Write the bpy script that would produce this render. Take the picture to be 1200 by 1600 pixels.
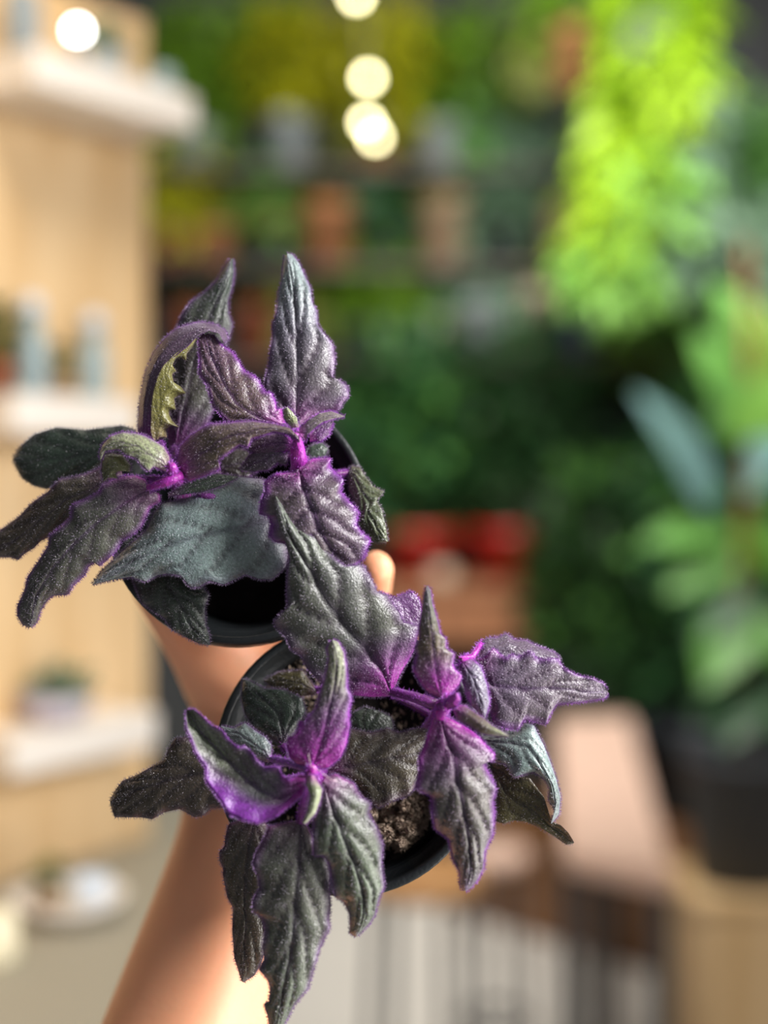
import bpy, bmesh, math, random
from mathutils import Vector, Matrix, noise

# ------------------------------------------------------------------ scene, camera, light
for o in list(bpy.data.objects):
    bpy.data.objects.remove(o)
scn = bpy.context.scene
COL = scn.collection
F = 2200.0                       # focal length in pixels of the 1200x1600 frame
CAM_H = 1.4
PITCH = math.atan(60.0 / F)      # a touch below level

cam_data = bpy.data.cameras.new('camera')
cam = bpy.data.objects.new('camera', cam_data)
COL.objects.link(cam)
cam_data.sensor_fit = 'VERTICAL'
cam_data.sensor_height = 36.0
cam_data.lens = 36.0 * F / 1600.0
cam.location = (0, 0, CAM_H)
cam.rotation_euler = (math.pi / 2 - PITCH, 0, 0)
cam_data.dof.use_dof = True
cam_data.dof.focus_distance = 0.528
cam_data.dof.aperture_fstop = 2.6
cam_data.clip_start = 0.01
scn.camera = cam
CM = Matrix.Translation((0, 0, CAM_H)) @ Matrix.Rotation(math.pi / 2 - PITCH, 4, 'X')

scn.view_settings.view_transform = 'Standard'
scn.view_settings.look = 'None'
scn.view_settings.gamma = 1.0
scn.view_settings.use_curve_mapping = False
scn.view_settings.exposure = 0.0

world = bpy.data.worlds.new('world')
scn.world = world
world.use_nodes = True
world.node_tree.nodes['Background'].inputs[0].default_value = (0.92, 0.95, 1.0, 1)
world.node_tree.nodes['Background'].inputs[1].default_value = 0.23


def area(name, loc, target, sx, sy, watt, col=(1, 1, 1), spread=math.pi):
    d = bpy.data.lights.new(name, 'AREA')
    d.shape = 'RECTANGLE'
    d.size = sx
    d.size_y = sy
    d.energy = watt
    d.color = col
    d.spread = spread
    o = bpy.data.objects.new(name, d)
    COL.objects.link(o)
    o.location = loc
    o.rotation_euler = (Vector(target) - Vector(loc)).to_track_quat('-Z', 'Y').to_euler()
    return o


area('shop_window_light', (1.15, 0.12, 2.05), (0.0, 0.55, 1.36), 0.55, 0.55, 15, (1.0, 0.98, 0.97), 1.7)
area('arm_fill_light', (0.72, 0.42, 0.92), (-0.08, 0.62, 1.16), 0.35, 0.5, 4.8, (1.0, 0.96, 0.92), 2.2)  # unseen light added to brighten the forearm from the low right
area('shelf_light', (-0.15, 0.9, 2.75), (-0.5, 1.8, 1.3), 0.5, 0.5, 7.4, (1.0, 0.90, 0.76), 2.0)
area('grow_light', (0.75, 3.1, 3.25), (0.95, 4.3, 2.2), 0.5, 0.3, 9, (1.0, 0.97, 0.86), 1.7)
area('ceiling_light', (0.0, 3.0, 3.35), (0.1, 4.3, 0.8), 1.6, 0.8, 62, (1.0, 0.96, 0.88))
area('back_fill_light', (0.2, 1.9, 2.75), (0.3, 4.9, 1.35), 0.9, 0.4, 36, (1.0, 0.96, 0.90), 1.7)  # unseen light added to lift the dark shelves on the back wall


# ------------------------------------------------------------------ helpers
def lin(c):
    c = c / 255.0
    return c / 12.92 if c <= 0.04045 else ((c + 0.055) / 1.055) ** 2.4


def rgb(r, g, b):
    return (lin(r), lin(g), lin(b), 1.0)


def W(px, py, Y):
    """world point seen at pixel (px,py) at forward distance Y"""
    d = CM.to_3x3() @ Vector(((px - 600) / F, -(py - 800) / F, -1.0))
    return Vector((0, 0, CAM_H)) + d * (Y / d.y)


def C(px, py, d):
    """world point at pixel (px,py) with depth d along the lens axis"""
    return CM @ Vector(((px - 600) / F * d, -(py - 800) / F * d, -d))


def tag(o, label=None, cat=None, group=None, kind=None):
    if label: o['label'] = label
    if cat: o['category'] = cat
    if group: o['group'] = group
    if kind: o['kind'] = kind
    return o


def empty(name, loc):
    o = bpy.data.objects.new(name, None)
    COL.objects.link(o)
    o.location = loc
    o.empty_display_size = 0.02
    return o


def mesh_obj(name, verts, faces, mat, parent=None, smooth=True, origin=None, cols=None):
    """verts in world space; parent is an Empty without rotation"""
    if origin is None:
        origin = parent_world(parent) if parent else Vector((0, 0, 0))
    me = bpy.data.meshes.new(name)
    me.from_pydata([tuple(Vector(v) - origin) for v in verts], [], faces)
    me.update()
    if smooth:
        me.polygons.foreach_set('use_smooth', [True] * len(me.polygons))
    if mat:
        me.materials.append(mat)
    if cols:
        a = me.color_attributes.new('Col', 'FLOAT_COLOR', 'POINT')
        flat = []
        for c in cols:
            flat.extend((c[0], c[1], c[2], 1.0))
        a.data.foreach_set('color', flat)
    o = bpy.data.objects.new(name, me)
    COL.objects.link(o)
    if parent:
        o.parent = parent
        o.location = origin - parent_world(parent)
    else:
        o.location = origin
    return o


def parent_world(p):
    v = Vector(p.location)
    while p.parent:
        p = p.parent
        v += Vector(p.location)
    return v


def bm_obj(name, bm, mat, parent=None, smooth=False, origin=None):
    verts = [v.co.copy() for v in bm.verts]
    bm.verts.index_update()
    faces = [[v.index for v in f.verts] for f in bm.faces]
    bm.free()
    return mesh_obj(name, verts, faces, mat, parent, smooth, origin)


def box_bm(c, sx, sy, sz, rz=0.0, bev=0.0, bm=None):
    """box centred at c, bevelled"""
    b = bmesh.new()
    bmesh.ops.create_cube(b, size=1.0)
    for v in b.verts:
        v.co = Vector((v.co.x * sx, v.co.y * sy, v.co.z * sz))
    if bev:
        bmesh.ops.bevel(b, geom=b.edges[:], offset=bev, segments=2, affect='EDGES', profile=0.6)
    M = Matrix.Translation(c) @ Matrix.Rotation(rz, 4, 'Z')
    b.transform(M)
    if bm is None:
        return b
    me = bpy.data.meshes.new('tmp')
    b.to_mesh(me)
    b.free()
    bm.from_mesh(me)
    bpy.data.meshes.remove(me)
    return bm


def lathe(profile, M, seg=40):
    """profile list of (r,z); returns verts,faces in world by matrix M"""
    verts, faces = [], []
    n = len(profile)
    for i in range(seg):
        a = 2 * math.pi * i / seg
        for r, z in profile:
            verts.append(M @ Vector((r * math.cos(a), r * math.sin(a), z)))
    for i in range(seg):
        j = (i + 1) % seg
        for k in range(n - 1):
            faces.append((i * n + k, j * n + k, j * n + k + 1, i * n + k + 1))
    return verts, faces


def tube(points, radii, seg=8):
    verts, faces = [], []
    pts = [Vector(p) for p in points]
    for i, p in enumerate(pts):
        d = (pts[min(i + 1, len(pts) - 1)] - pts[max(i - 1, 0)]).normalized()
        up = Vector((0, 0, 1)) if abs(d.z) < 0.9 else Vector((1, 0, 0))
        u = d.cross(up).normalized()
        v = d.cross(u)
        for k in range(seg):
            a = 2 * math.pi * k / seg
            verts.append(p + (u * math.cos(a) + v * math.sin(a)) * radii[i])
    for i in range(len(pts) - 1):
        for k in range(seg):
            l = (k + 1) % seg
            faces.append((i * seg + k, i * seg + l, (i + 1) * seg + l, (i + 1) * seg + k))
    faces.append(tuple(range(seg - 1, -1, -1)))
    faces.append(tuple((len(pts) - 1) * seg + k for k in range(seg)))
    return verts, faces


# ------------------------------------------------------------------ materials
def mat(name, color, rough=0.6, noise_scale=0, amount=0.25, bump=0.0, bump_scale=60, **kw):
    m = bpy.data.materials.new(name)
    m.use_nodes = True
    nt = m.node_tree
    b = nt.nodes['Principled BSDF']
    b.inputs['Base Color'].default_value = color
    b.inputs['Roughness'].default_value = rough
    for k, v in kw.items():
        b.inputs[k.replace('_', ' ')].default_value = v
    tc = nt.nodes.new('ShaderNodeTexCoord')
    if noise_scale:
        nz = nt.nodes.new('ShaderNodeTexNoise')
        nz.inputs['Scale'].default_value = noise_scale
        nz.inputs['Detail'].default_value = 4
        nt.links.new(tc.outputs['Object'], nz.inputs['Vector'])
        mx = nt.nodes.new('ShaderNodeMixRGB')
        mx.inputs[1].default_value = [c * (1 - amount) for c in color[:3]] + [1]
        mx.inputs[2].default_value = [min(1, c * (1 + amount)) for c in color[:3]] + [1]
        nt.links.new(nz.outputs['Fac'], mx.inputs[0])
        nt.links.new(mx.outputs[0], b.inputs['Base Color'])
    if bump:
        nz = nt.nodes.new('ShaderNodeTexNoise')
        nz.inputs['Scale'].default_value = bump_scale
        nz.inputs['Detail'].default_value = 3
        nt.links.new(tc.outputs['Object'], nz.inputs['Vector'])
        bp = nt.nodes.new('ShaderNodeBump')
        bp.inputs['Strength'].default_value = bump
        bp.inputs['Distance'].default_value = 0.002
        nt.links.new(nz.outputs['Fac'], bp.inputs['Height'])
        nt.links.new(bp.outputs[0], b.inputs['Normal'])
    return m


def wood(name, c1, c2, rough=0.55, scale=6.0):
    m = bpy.data.materials.new(name)
    m.use_nodes = True
    nt = m.node_tree
    b = nt.nodes['Principled BSDF']
    b.inputs['Roughness'].default_value = rough
    tc = nt.nodes.new('ShaderNodeTexCoord')
    mp = nt.nodes.new('ShaderNodeMapping')
    mp.inputs['Scale'].default_value = (1.0, 1.0, 0.12)
    nz = nt.nodes.new('ShaderNodeTexNoise')
    nz.inputs['Scale'].default_value = scale * 4
    nz.inputs['Detail'].default_value = 5
    rp = nt.nodes.new('ShaderNodeValToRGB')
    rp.color_ramp.elements[0].position = 0.35
    rp.color_ramp.elements[1].position = 0.7
    rp.color_ramp.elements[0].color = c1
    rp.color_ramp.elements[1].color = c2
    nt.links.new(tc.outputs['Object'], mp.inputs[0])
    nt.links.new(mp.outputs[0], nz.inputs['Vector'])
    nt.links.new(nz.outputs['Fac'], rp.inputs[0])
    nt.links.new(rp.outputs[0], b.inputs['Base Color'])
    return m


def velvet():
    m = bpy.data.materials.new('velvet_leaf')
    m.use_nodes = True
    nt = m.node_tree
    b = nt.nodes['Principled BSDF']
    at = nt.nodes.new('ShaderNodeAttribute')
    at.attribute_name = 'Col'
    tc = nt.nodes.new('ShaderNodeTexCoord')
    nz = nt.nodes.new('ShaderNodeTexNoise')
    nz.inputs['Scale'].default_value = 900
    nz.inputs['Detail'].default_value = 4
    nt.links.new(tc.outputs['Object'], nz.inputs['Vector'])
    mr = nt.nodes.new('ShaderNodeMapRange')
    mr.inputs['From Min'].default_value = 0.3
    mr.inputs['From Max'].default_value = 0.7
    mr.inputs['To Min'].default_value = 0.72
    mr.inputs['To Max'].default_value = 1.3
    nt.links.new(nz.outputs['Fac'], mr.inputs['Value'])
    mx = nt.nodes.new('ShaderNodeMixRGB')
    mx.blend_type = 'MULTIPLY'
    mx.inputs[0].default_value = 1.0
    nt.links.new(at.outputs['Color'], mx.inputs[1])
    nt.links.new(mr.outputs[0], mx.inputs[2])
    nt.links.new(mx.outputs[0], b.inputs['Base Color'])
    b.inputs['Roughness'].default_value = 0.35
    b.inputs['Specular IOR Level'].default_value = 0.6
    b.inputs['Sheen Weight'].default_value = 0.22
    b.inputs['Sheen Roughness'].default_value = 0.35
    b.inputs['Sheen Tint'].default_value = (0.80, 0.62, 0.95, 1)
    bp = nt.nodes.new('ShaderNodeBump')
    bp.inputs['Strength'].default_value = 0.55
    bp.inputs['Distance'].default_value = 0.0006
    n2 = nt.nodes.new('ShaderNodeTexNoise')
    n2.inputs['Scale'].default_value = 1300
    n2.inputs['Detail'].default_value = 2
    nt.links.new(tc.outputs['Object'], n2.inputs['Vector'])
    nt.links.new(n2.outputs['Fac'], bp.inputs['Height'])
    nt.links.new(bp.outputs[0], b.inputs['Normal'])
    return m


M_LEAF = velvet()
M_POT = mat('black_plastic', rgb(22, 26, 28), 0.42, bump=0.15, bump_scale=700)
M_SOIL = mat('potting_soil', rgb(158, 138, 120), 0.95, 300, 0.95, 0.8, 900)
M_SOILD = mat('dark_soil', rgb(30, 24, 20), 0.95, 400, 0.5, 0.8, 800)
M_SKIN = mat('skin', rgb(238, 168, 128), 0.5, 60, 0.07, 0.12, 500, Subsurface_Weight=0.25, Subsurface_Scale=0.006)
M_SKIN.node_tree.nodes['Principled BSDF'].inputs['Subsurface Radius'].default_value = (1.0, 0.35, 0.2)
M_PLY = wood('birch_plywood', rgb(216, 178, 126), rgb(236, 204, 158))
M_WHITE = mat('white_paint', rgb(236, 228, 218), 0.5, 8, 0.04)
M_FLOOR = mat('concrete_floor', rgb(228, 223, 215), 0.6, 3, 0.10, 0.1, 40)
M_COUNTER = mat('grey_counter', rgb(150, 144, 128), 0.6, 5, 0.08)
M_WALL = mat('charcoal_wall', rgb(46, 48, 50), 0.8, 4, 0.12)
M_CEIL = mat('ceiling_paint', rgb(60, 60, 60), 0.85, 4, 0.1)
M_BROWN = wood('brown_wood', rgb(96, 62, 34), rgb(128, 86, 48))
M_DARKW = wood('dark_wood', rgb(44, 34, 26), rgb(60, 46, 34))
M_TABLE = wood('table_wood', rgb(120, 76, 46), rgb(150, 98, 62))
M_ORANGE = wood('oiled_wood', rgb(206, 148, 92), rgb(226, 172, 116))
M_PINKW = wood('pale_wood', rgb(226, 188, 168), rgb(240, 206, 188))
M_METAL = mat('dark_metal', rgb(74, 76, 80), 0.45, Metallic=0.6)
M_TERRA = mat('terracotta', rgb(150, 98, 62), 0.8, 30, 0.15)
M_TAN = mat('tan_clay', rgb(150, 124, 98), 0.8, 30, 0.12)
M_RUST = mat('rust_clay', rgb(130, 66, 40), 0.8, 30, 0.15)
M_RED = mat('red_glaze', rgb(172, 34, 26), 0.4, 20, 0.12)
M_GREYC = mat('grey_ceramic', rgb(142, 150, 152), 0.5, 20, 0.08)
M_BEIGE = mat('beige_ceramic', rgb(190, 168, 146), 0.5, 20, 0.08)
M_NAVY = mat('slate_blue_ceramic', rgb(78, 82, 110), 0.5, 20, 0.08)
M_DARKPOT = mat('charcoal_pot', rgb(50, 54, 60), 0.6, 20, 0.1)
M_BLUEG = mat('pale_blue_glass', rgb(178, 200, 206), 0.2, Transmission_Weight=0.35)
M_CLEAR = mat('clear_glass', rgb(225, 235, 232), 0.05, Transmission_Weight=0.85)
M_CREAM = mat('cream_ceramic', rgb(232, 222, 190), 0.4, 20, 0.05)
M_ICE = mat('ice_white_ceramic', rgb(206, 216, 228), 0.35, 20, 0.05)


def leafmat(name, r, g, b, rough=0.42, sp=0.4):
    return mat(name, rgb(r, g, b), rough, 7, 0.45, Specular_IOR_Level=sp)


G_LIME = leafmat('lime_leaf', 146, 182, 36)
G_BRIGHT = leafmat('bright_green_leaf', 116, 166, 70)
G_YEL = leafmat('yellow_green_leaf', 150, 150, 20)
G_MID = leafmat('mid_green_leaf', 92, 128, 30)
G_OLIVE = leafmat('olive_leaf', 100, 106, 44)
G_GREY = leafmat('grey_green_leaf', 108, 138, 112)
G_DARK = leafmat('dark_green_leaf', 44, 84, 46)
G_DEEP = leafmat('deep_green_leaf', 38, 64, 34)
G_FRESH = leafmat('fresh_green_leaf', 92, 142, 66)
G_BLUE = leafmat('blue_green_leaf', 112, 148, 146)

# ------------------------------------------------------------------ the room
def slab(name, x0, x1, y0, y1, z0, z1, m):
    o = bm_obj(name, box_bm(Vector(((x0 + x1) / 2, (y0 + y1) / 2, (z0 + z1) / 2)), x1 - x0, y1 - y0, z1 - z0), m)
    o['kind'] = 'structure'
    return o


slab('floor', -2.6, 2.6, -0.6, 5.1, -0.1, 0.0, M_FLOOR)
slab('wall_back', -2.6, 2.6, 5.0, 5.1, 0.0, 3.5, M_WALL)
slab('wall_left', -2.6, -2.5, -0.6, 5.0, 0.0, 3.5, M_WALL)
slab('ceiling', -2.5, 2.5, 2.0, 5.0, 3.4, 3.5, M_CEIL)

# ------------------------------------------------------------------ the hero plants: traced leaf blades with real depth
PLANTS = {'A': (800.0, 0.0), 'B': (1180.0, 6.0)}
SLOPE = 0.21
D0 = 550.0


def zplane(pl, py):
    yc, z0 = PLANTS[pl]
    return SLOPE * (py - yc) / 4.0 + z0


def P3(pl, px, py, h):
    """pixel + height h (mm) over the pot's tilted rim plane -> world point"""
    return C(px, py, (D0 - zplane(pl, py) - h) / 1000.0)


def resample(pts, n):
    d = [0.0]
    for a, b in zip(pts, pts[1:]):
        d.append(d[-1] + math.hypot(b[0] - a[0], b[1] - a[1]))
    T = d[-1]
    out = []
    k = 0
    for i in range(n):
        s = T * i / (n - 1)
        while k < len(d) - 2 and d[k + 1] < s:
            k += 1
        u = 0 if d[k + 1] == d[k] else (s - d[k]) / (d[k + 1] - d[k])
        out.append((pts[k][0] + (pts[k + 1][0] - pts[k][0]) * u, pts[k][1] + (pts[k + 1][1] - pts[k][1]) * u))
    return out


def smooth_pts(p, it):
    for _ in range(it):
        p = [p[0]] + [((a[0] + 2 * b[0] + c[0]) / 4, (a[1] + 2 * b[1] + c[1]) / 4) for a, b, c in zip(p, p[1:], p[2:])] + [p[-1]]
    return p


def sst(a, b, x):
    t = max(0.0, min(1.0, (x - a) / (b - a)))
    return t * t * (3 - 2 * t)


def mix3(a, b, t):
    return tuple(a[i] + (b[i] - a[i]) * t for i in range(3))


C_BROWN = rgb(74, 64, 66)[:3]
C_DARKB = rgb(56, 46, 46)[:3]
C_GREEN = rgb(84, 96, 76)[:3]
C_DKGRN = rgb(50, 66, 52)[:3]
C_SHEEN = rgb(128, 146, 142)[:3]  # silvery sheen of lit blades, put into the leaf colour
C_LIGHTG = rgb(138, 150, 104)[:3]
C_OLIV = rgb(92, 88, 44)[:3]
C_PURP = rgb(118, 40, 146)[:3]
C_MAG = rgb(160, 30, 146)[:3]
C_PLUM = rgb(82, 60, 72)[:3]
C_HAIR = rgb(196, 190, 204)[:3]
C_HAIRP = rgb(180, 84, 212)[:3]
C_UNDER = rgb(100, 36, 92)[:3]
ROWS, COLS = 96, 10


def build_patch(pl, pt, V, Fc, K, rnd):
    """append one blade patch to the lists"""
    n = ROWS
    L = resample(pt['L'], n)
    R = resample(pt['R'], n)
    if 'M' in pt:
        Md = smooth_pts(resample(pt['M'], n), 6)
    else:
        Md = smooth_pts([((a[0] + b[0]) / 2, (a[1] + b[1]) / 2) for a, b in zip(L, R)], 14)
    h0, h1, arch = pt['h']
    eL, eR = pt.get('e', (-2.0, -2.0))
    nv = pt.get('nv', 5)
    amp = pt.get('amp', 1.0)
    body = pt.get('body', C_BROWN)
    alt = pt.get('alt', C_GREEN)
    ga = pt.get('g', 0.4)
    pm = pt.get('p', 0.6)
    pa = pt.get('pa', 0.0)
    base_p = pt.get('bp', 0.6)
    tip_c = pt.get('tip', None)
    rib = pt.get('rib', 1.0)
    under = pt.get('under', C_UNDER)
    seed = rnd.random() * 50
    width = sum(math.hypot(a[0] - b[0], a[1] - b[1]) for a, b in zip(L, R)) / n / 8.0   # mean half width, mm
    base_i = len(V)
    nc = 2 * COLS + 1
    grid = []
    for i in range(n):
        t = i / (n - 1)
        hh = h0 + (h1 - h0) * t + arch * 4 * t * (1 - t)
        row = []
        for j in range(nc):
            u = (j - COLS) / COLS
            s = abs(u)
            E = L[i] if u < 0 else R[i]
            px = Md[i][0] + (E[0] - Md[i][0]) * s
            py = Md[i][1] + (E[1] - Md[i][1]) * s
            side = 0.5 if u < 0 else 0.0
            ph = t * nv - s * 1.9 + side * 0.6
            fr = abs((ph % 1.0) - 0.5) * 2           # 1 at vein, 0 between
            puff = (1 - fr ** 4)
            a = min(2.0, width * 0.105) * amp
            win = math.sin(math.pi * min(1, s * 0.9 + 0.1)) ** 0.7 * sst(0, 0.12, t) * sst(1, 0.85, t)
            z = hh + (eL if u < 0 else eR) * s ** 1.6
            z += a * (puff - 0.5) * win * 1.3
            z -= a * 1.2 * rib * math.exp(-(s / 0.07) ** 2) * sst(1, 0.8, t)
            z += a * 0.9 * s ** 3 * math.sin(2 * math.pi * (t * (nv + 1.5) + side)) * sst(0, 0.1, t) * sst(1, 0.9, t)
            nn = noise.noise(Vector((px * 0.012 + seed, py * 0.012, seed)))
            z += 0.9 * amp * nn * s
            V.append(P3(pl, px, py, z))
            # pigment, plus light sheen painted in where a leaf turns silver
            edge = sst(pt.get('ew', 0.80), 1.0, s)
            bs = sst(pt.get('bl', 0.32), 0.0, t)
            vein = max(0.0, 1 - (1 - fr) / 0.16) * sst(0.95, 0.5, s)
            rb = math.exp(-(s / 0.055) ** 2)
            g = ga * (0.55 + 0.45 * puff) * (0.75 + 0.5 * (nn + 0.5))
            c = mix3(body, alt, max(0, min(1, g)))
            if tip_c:
                c = mix3(c, tip_c, sst(0.45, 0.95, t) * 0.85)
            pf = pa + pm * (0.85 * edge + 0.12 * vein + 0.35 * rb * rib) + base_p * bs
            if u > 0:
                pf += pt.get('pR', 0.0) * sst(0.15, 0.75, s) * sst(0.85, 0.45, t)
            pf += 0.25 * nn * (pm + pa)
            c = mix3(c, mix3(C_PURP, C_MAG, 0.8 * bs), max(0, min(0.92, pf)))
            dk = 1 - 0.38 * vein - 0.3 * rb * rib
            K.append((c[0] * dk, c[1] * dk, c[2] * dk))
            row.append((px, py, z))
        grid.append(row)
    nb = n * nc
    for i in range(n):
        for j in range(nc):
            px, py, z = grid[i][j]
            V.append(P3(pl, px, py, z - 0.45))
            K.append(under)
    for i in range(n - 1):
        for j in range(nc - 1):
            a, b = base_i + i * nc + j, base_i + (i + 1) * nc + j
            Fc.append((a, b, b + 1, a + 1))
            Fc.append((nb + a, nb + a + 1, nb + b + 1, nb + b))
        for j in (0, nc - 1):
            a, b = base_i + i * nc + j, base_i + (i + 1) * nc + j
            Fc.append((a, a + nb, b + nb, b) if j == 0 else (a, b, b + nb, a + nb))
    # fuzz: short pointed hairs on the margins and over the blade
    hm = pt.get('hair', 1.0)

    def hair(px, py, z, dx, dy, dz, ln, wd, col):
        l = math.hypot(dx, dy) or 1
        nx, ny = -dy / l * wd, dx / l * wd
        k = len(V)
        V.append(P3(pl, px + nx, py + ny, z))
        V.append(P3(pl, px - nx, py - ny, z))
        V.append(P3(pl, px + dx * ln, py + dy * ln, z + dz))
        K.extend([col, col, mix3(col, C_HAIR, 0.3)])
        Fc.append((k, k + 1, k + 2))

    for jj, sg in ((0, -1), (nc - 1, 1)):
        if not pt.get('fl' if sg < 0 else 'fr', True):
            continue
        for i in range(1, n - 1):
            x0, y0, z0 = grid[i][jj]
            x1, y1, z1 = grid[i + 1][jj]
            mx, my, _ = grid[i][jj + (2 if sg < 0 else -2)]
            tx, ty = x1 - x0, y1 - y0
            sl = math.hypot(tx, ty)
            ox, oy = -ty, tx
            if (x0 - mx) * ox + (y0 - my) * oy < 0:
                ox, oy = -ox, -oy
            ol = math.hypot(ox, oy) or 1
            ox, oy = ox / ol, oy / ol
            for _ in range(max(1, int(sl * 1.7 * hm))):
                u = rnd.random()
                a = rnd.uniform(-0.7, 0.7)
                dx, dy = ox * math.cos(a) - oy * math.sin(a), ox * math.sin(a) + oy * math.cos(a)
                col = mix3(C_PURP, C_HAIRP, rnd.random() * 0.8)
                col = mix3(mix3(body, C_HAIR, 0.3), col, min(1, pm + pa + 0.15))
                hair(x0 + tx * u, y0 + ty * u, z0 - 0.2, dx, dy, rnd.uniform(-0.6, 0.8), rnd.uniform(2.5, 6.0), 0.34, col)
    area_px = sum(math.hypot(L[i][0] - R[i][0], L[i][1] - R[i][1]) for i in range(n)) * math.hypot(Md[0][0] - Md[-1][0], Md[0][1] - Md[-1][1]) / n
    for _ in range(int(area_px / 8 * hm)):
        i = rnd.randrange(1, n - 2)
        j = rnd.randrange(0, nc - 1)
        u, v = rnd.random(), rnd.random()
        p00, p10, p01 = grid[i][j], grid[i + 1][j], grid[i][j + 1]
        x = p00[0] + (p10[0] - p00[0]) * u + (p01[0] - p00[0]) * v
        y = p00[1] + (p10[1] - p00[1]) * u + (p01[1] - p00[1]) * v
        z = p00[2] + (p10[2] - p00[2]) * u + (p01[2] - p00[2]) * v
        a = rnd.uniform(0, 6.28)
        cb = K[base_i + i * nc + j]
        col = mix3(cb, mix3(C_HAIR, C_HAIRP, min(1, pm * 0.5 + pa)), rnd.uniform(0.1, 0.6))
        hair(x, y, z, math.cos(a), math.sin(a), rnd.uniform(0.2, 0.7), rnd.uniform(1.5, 3.2), 0.28, col)


    for _ in range(int(area_px / 700) + 2):              # pale dust specks
        i = rnd.randrange(4, n - 5)
        j = rnd.randrange(1, nc - 2)
        x, y, z = grid[i][j]
        q = rnd.uniform(0.35, 0.9)
        k = len(V)
        V.extend([P3(pl, x - q, y, z + .08), P3(pl, x, y + q, z + .08), P3(pl, x + q, y, z + .08), P3(pl, x, y - q, z + .08), P3(pl, x, y, z + .3)])
        K.extend([(.75, .73, .72)] * 5)
        Fc.extend([(k, k + 1, k + 4), (k + 1, k + 2, k + 4), (k + 2, k + 3, k + 4), (k + 3, k, k + 4)])


def leaf(pl, root, patches, seed, label=None):
    rnd = random.Random(seed)
    V, Fc, K = [], [], []
    for pt in patches:
        build_patch(pl, pt, V, Fc, K, rnd)
    o = mesh_obj('leaf', V, Fc, M_LEAF, root, True, None, K)
    if label:
        o['label'] = label
    return o


def stem(name, pl, root, pts, radii, col):
    P = [P3(pl, *p) for p in pts]
    v, f = tube(P, [r / 1000.0 for r in radii], 10)
    rnd = random.Random(len(pts) + int(pts[0][0]))
    K = [mix3(col, C_HAIRP, rnd.uniform(0, 0.35)) for _ in v]
    for i in range(len(pts) - 1):                       # fuzz
        a, b = P[i], P[i + 1]
        for _ in range(int((b - a).length * 1000 * 45)):
            d = Vector((rnd.gauss(0, 1), rnd.gauss(0, 1), rnd.gauss(0, 1))).normalized()
            r = (radii[i] + radii[i + 1]) / 2000.0
            c = a.lerp(b, rnd.random()) + d * r * 0.9
            k = len(v)
            q = d.orthogonal().normalized() * 0.00008
            v += [c + q, c - q, c + d * rnd.uniform(0.0007, 0.0018)]
            f.append((k, k + 1, k + 2))
            K += [mix3(C_PURP, C_HAIRP, rnd.random())] * 3
    return mesh_obj(name, v, f, M_LEAF, root, True, None, K)


TILT = math.radians(12)


def pot_matrix(px, py, z):
    a = Vector((0, math.sin(TILT), math.cos(TILT)))          # camera space axis, towards the lens
    x = Vector((1, 0, 0))
    y = a.cross(x)
    R = Matrix((x, y, a)).transposed().to_4x4()
    d = (D0 - z) / 1000.0
    loc = Vector(((px - 600) / F * d, -(py - 800) / F * d, -d))
    return CM @ Matrix.Translation(loc) @ R


def make_pot(root, px, py, z, r, depth=0.078):
    M = pot_matrix(px, py, z)
    rb = r * 0.72
    prof = [(0.0, -depth), (rb - 0.004, -depth), (rb, -depth + 0.003),
            (r - 0.0075, -0.0125), (r - 0.0015, -0.0120), (r, -0.0105), (r, -0.0008), (r - 0.0006, 0.0),
            (r - 0.0026, 0.0), (r - 0.0034, -0.0008), (r - 0.0036, -0.009), (r - 0.0066, -0.0105), (r - 0.0072, -0.012),
            (r - 0.012, -0.030), (rb - 0.003, -depth + 0.003), (0.0, -depth + 0.003)]
    v, f = lathe(prof, M, 72)
    o = mesh_obj('pot', v, f, M_POT, root, True)
    o['label'] = 'black plastic nursery pot'
    return M


def make_soil(root, M, r, level, clumps, seed):
    rnd = random.Random(seed)
    v, f = [], []
    nr, na = 12, 40
    v.append(M @ Vector((0, 0, level + 0.004)))
    for i in range(1, nr + 1):
        for k in range(na):
            a = 2 * math.pi * k / na
            rr = r * i / nr
            z = level + 0.004 * noise.noise(Vector((rr * math.cos(a) * 90, rr * math.sin(a) * 90, seed))) - 0.003 * (i / nr) ** 2
            v.append(M @ Vector((rr * math.cos(a), rr * math.sin(a), z)))
    for k in range(na):
        f.append((0, 1 + k, 1 + (k + 1) % na))
    for i in range(nr - 1):
        for k in range(na):
            l = (k + 1) % na
            f.append((1 + i * na + k, 1 + (i + 1) * na + k, 1 + (i + 1) * na + l, 1 + i * na + l))
    o = mesh_obj('soil', v, f, M_SOILD, root)
    # crumbs and peat fibres
    v, f = [], []
    for (cx, cy, rad, hgt, n) in clumps:
        for _ in range(n):
            a = rnd.uniform(0, 6.283)
            q = rad * math.sqrt(rnd.random())
            zz = level + hgt * (1 - (q / rad) ** 2) * rnd.uniform(0.3, 1.0)
            c = Vector((cx + q * math.cos(a), cy + q * math.sin(a), zz))
            s = rnd.uniform(0.0003, 0.0010)
            ax = [Vector((rnd.gauss(0, 1), rnd.gauss(0, 1), rnd.gauss(0, 1))).normalized() for _ in range(3)]
            st = rnd.choice((1, 1, 1, 2.6))
            pts = [c + ax[0] * s * st, c - ax[0] * s * st, c + ax[1] * s, c - ax[1] * s * 0.8, c + ax[2] * s * 0.9, c - ax[2] * s]
            k = len(v)
            v += [M @ p for p in pts]
            for t in ((0, 2, 4), (2, 1, 4), (1, 3, 4), (3, 0, 4), (2, 0, 5), (1, 2, 5), (3, 1, 5), (0, 3, 5)):
                f.append(tuple(k + q for q in t))
    c = mesh_obj('soil_crumbs', v, f, M_SOIL, root, False)
    c['kind'] = 'stuff'


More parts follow.
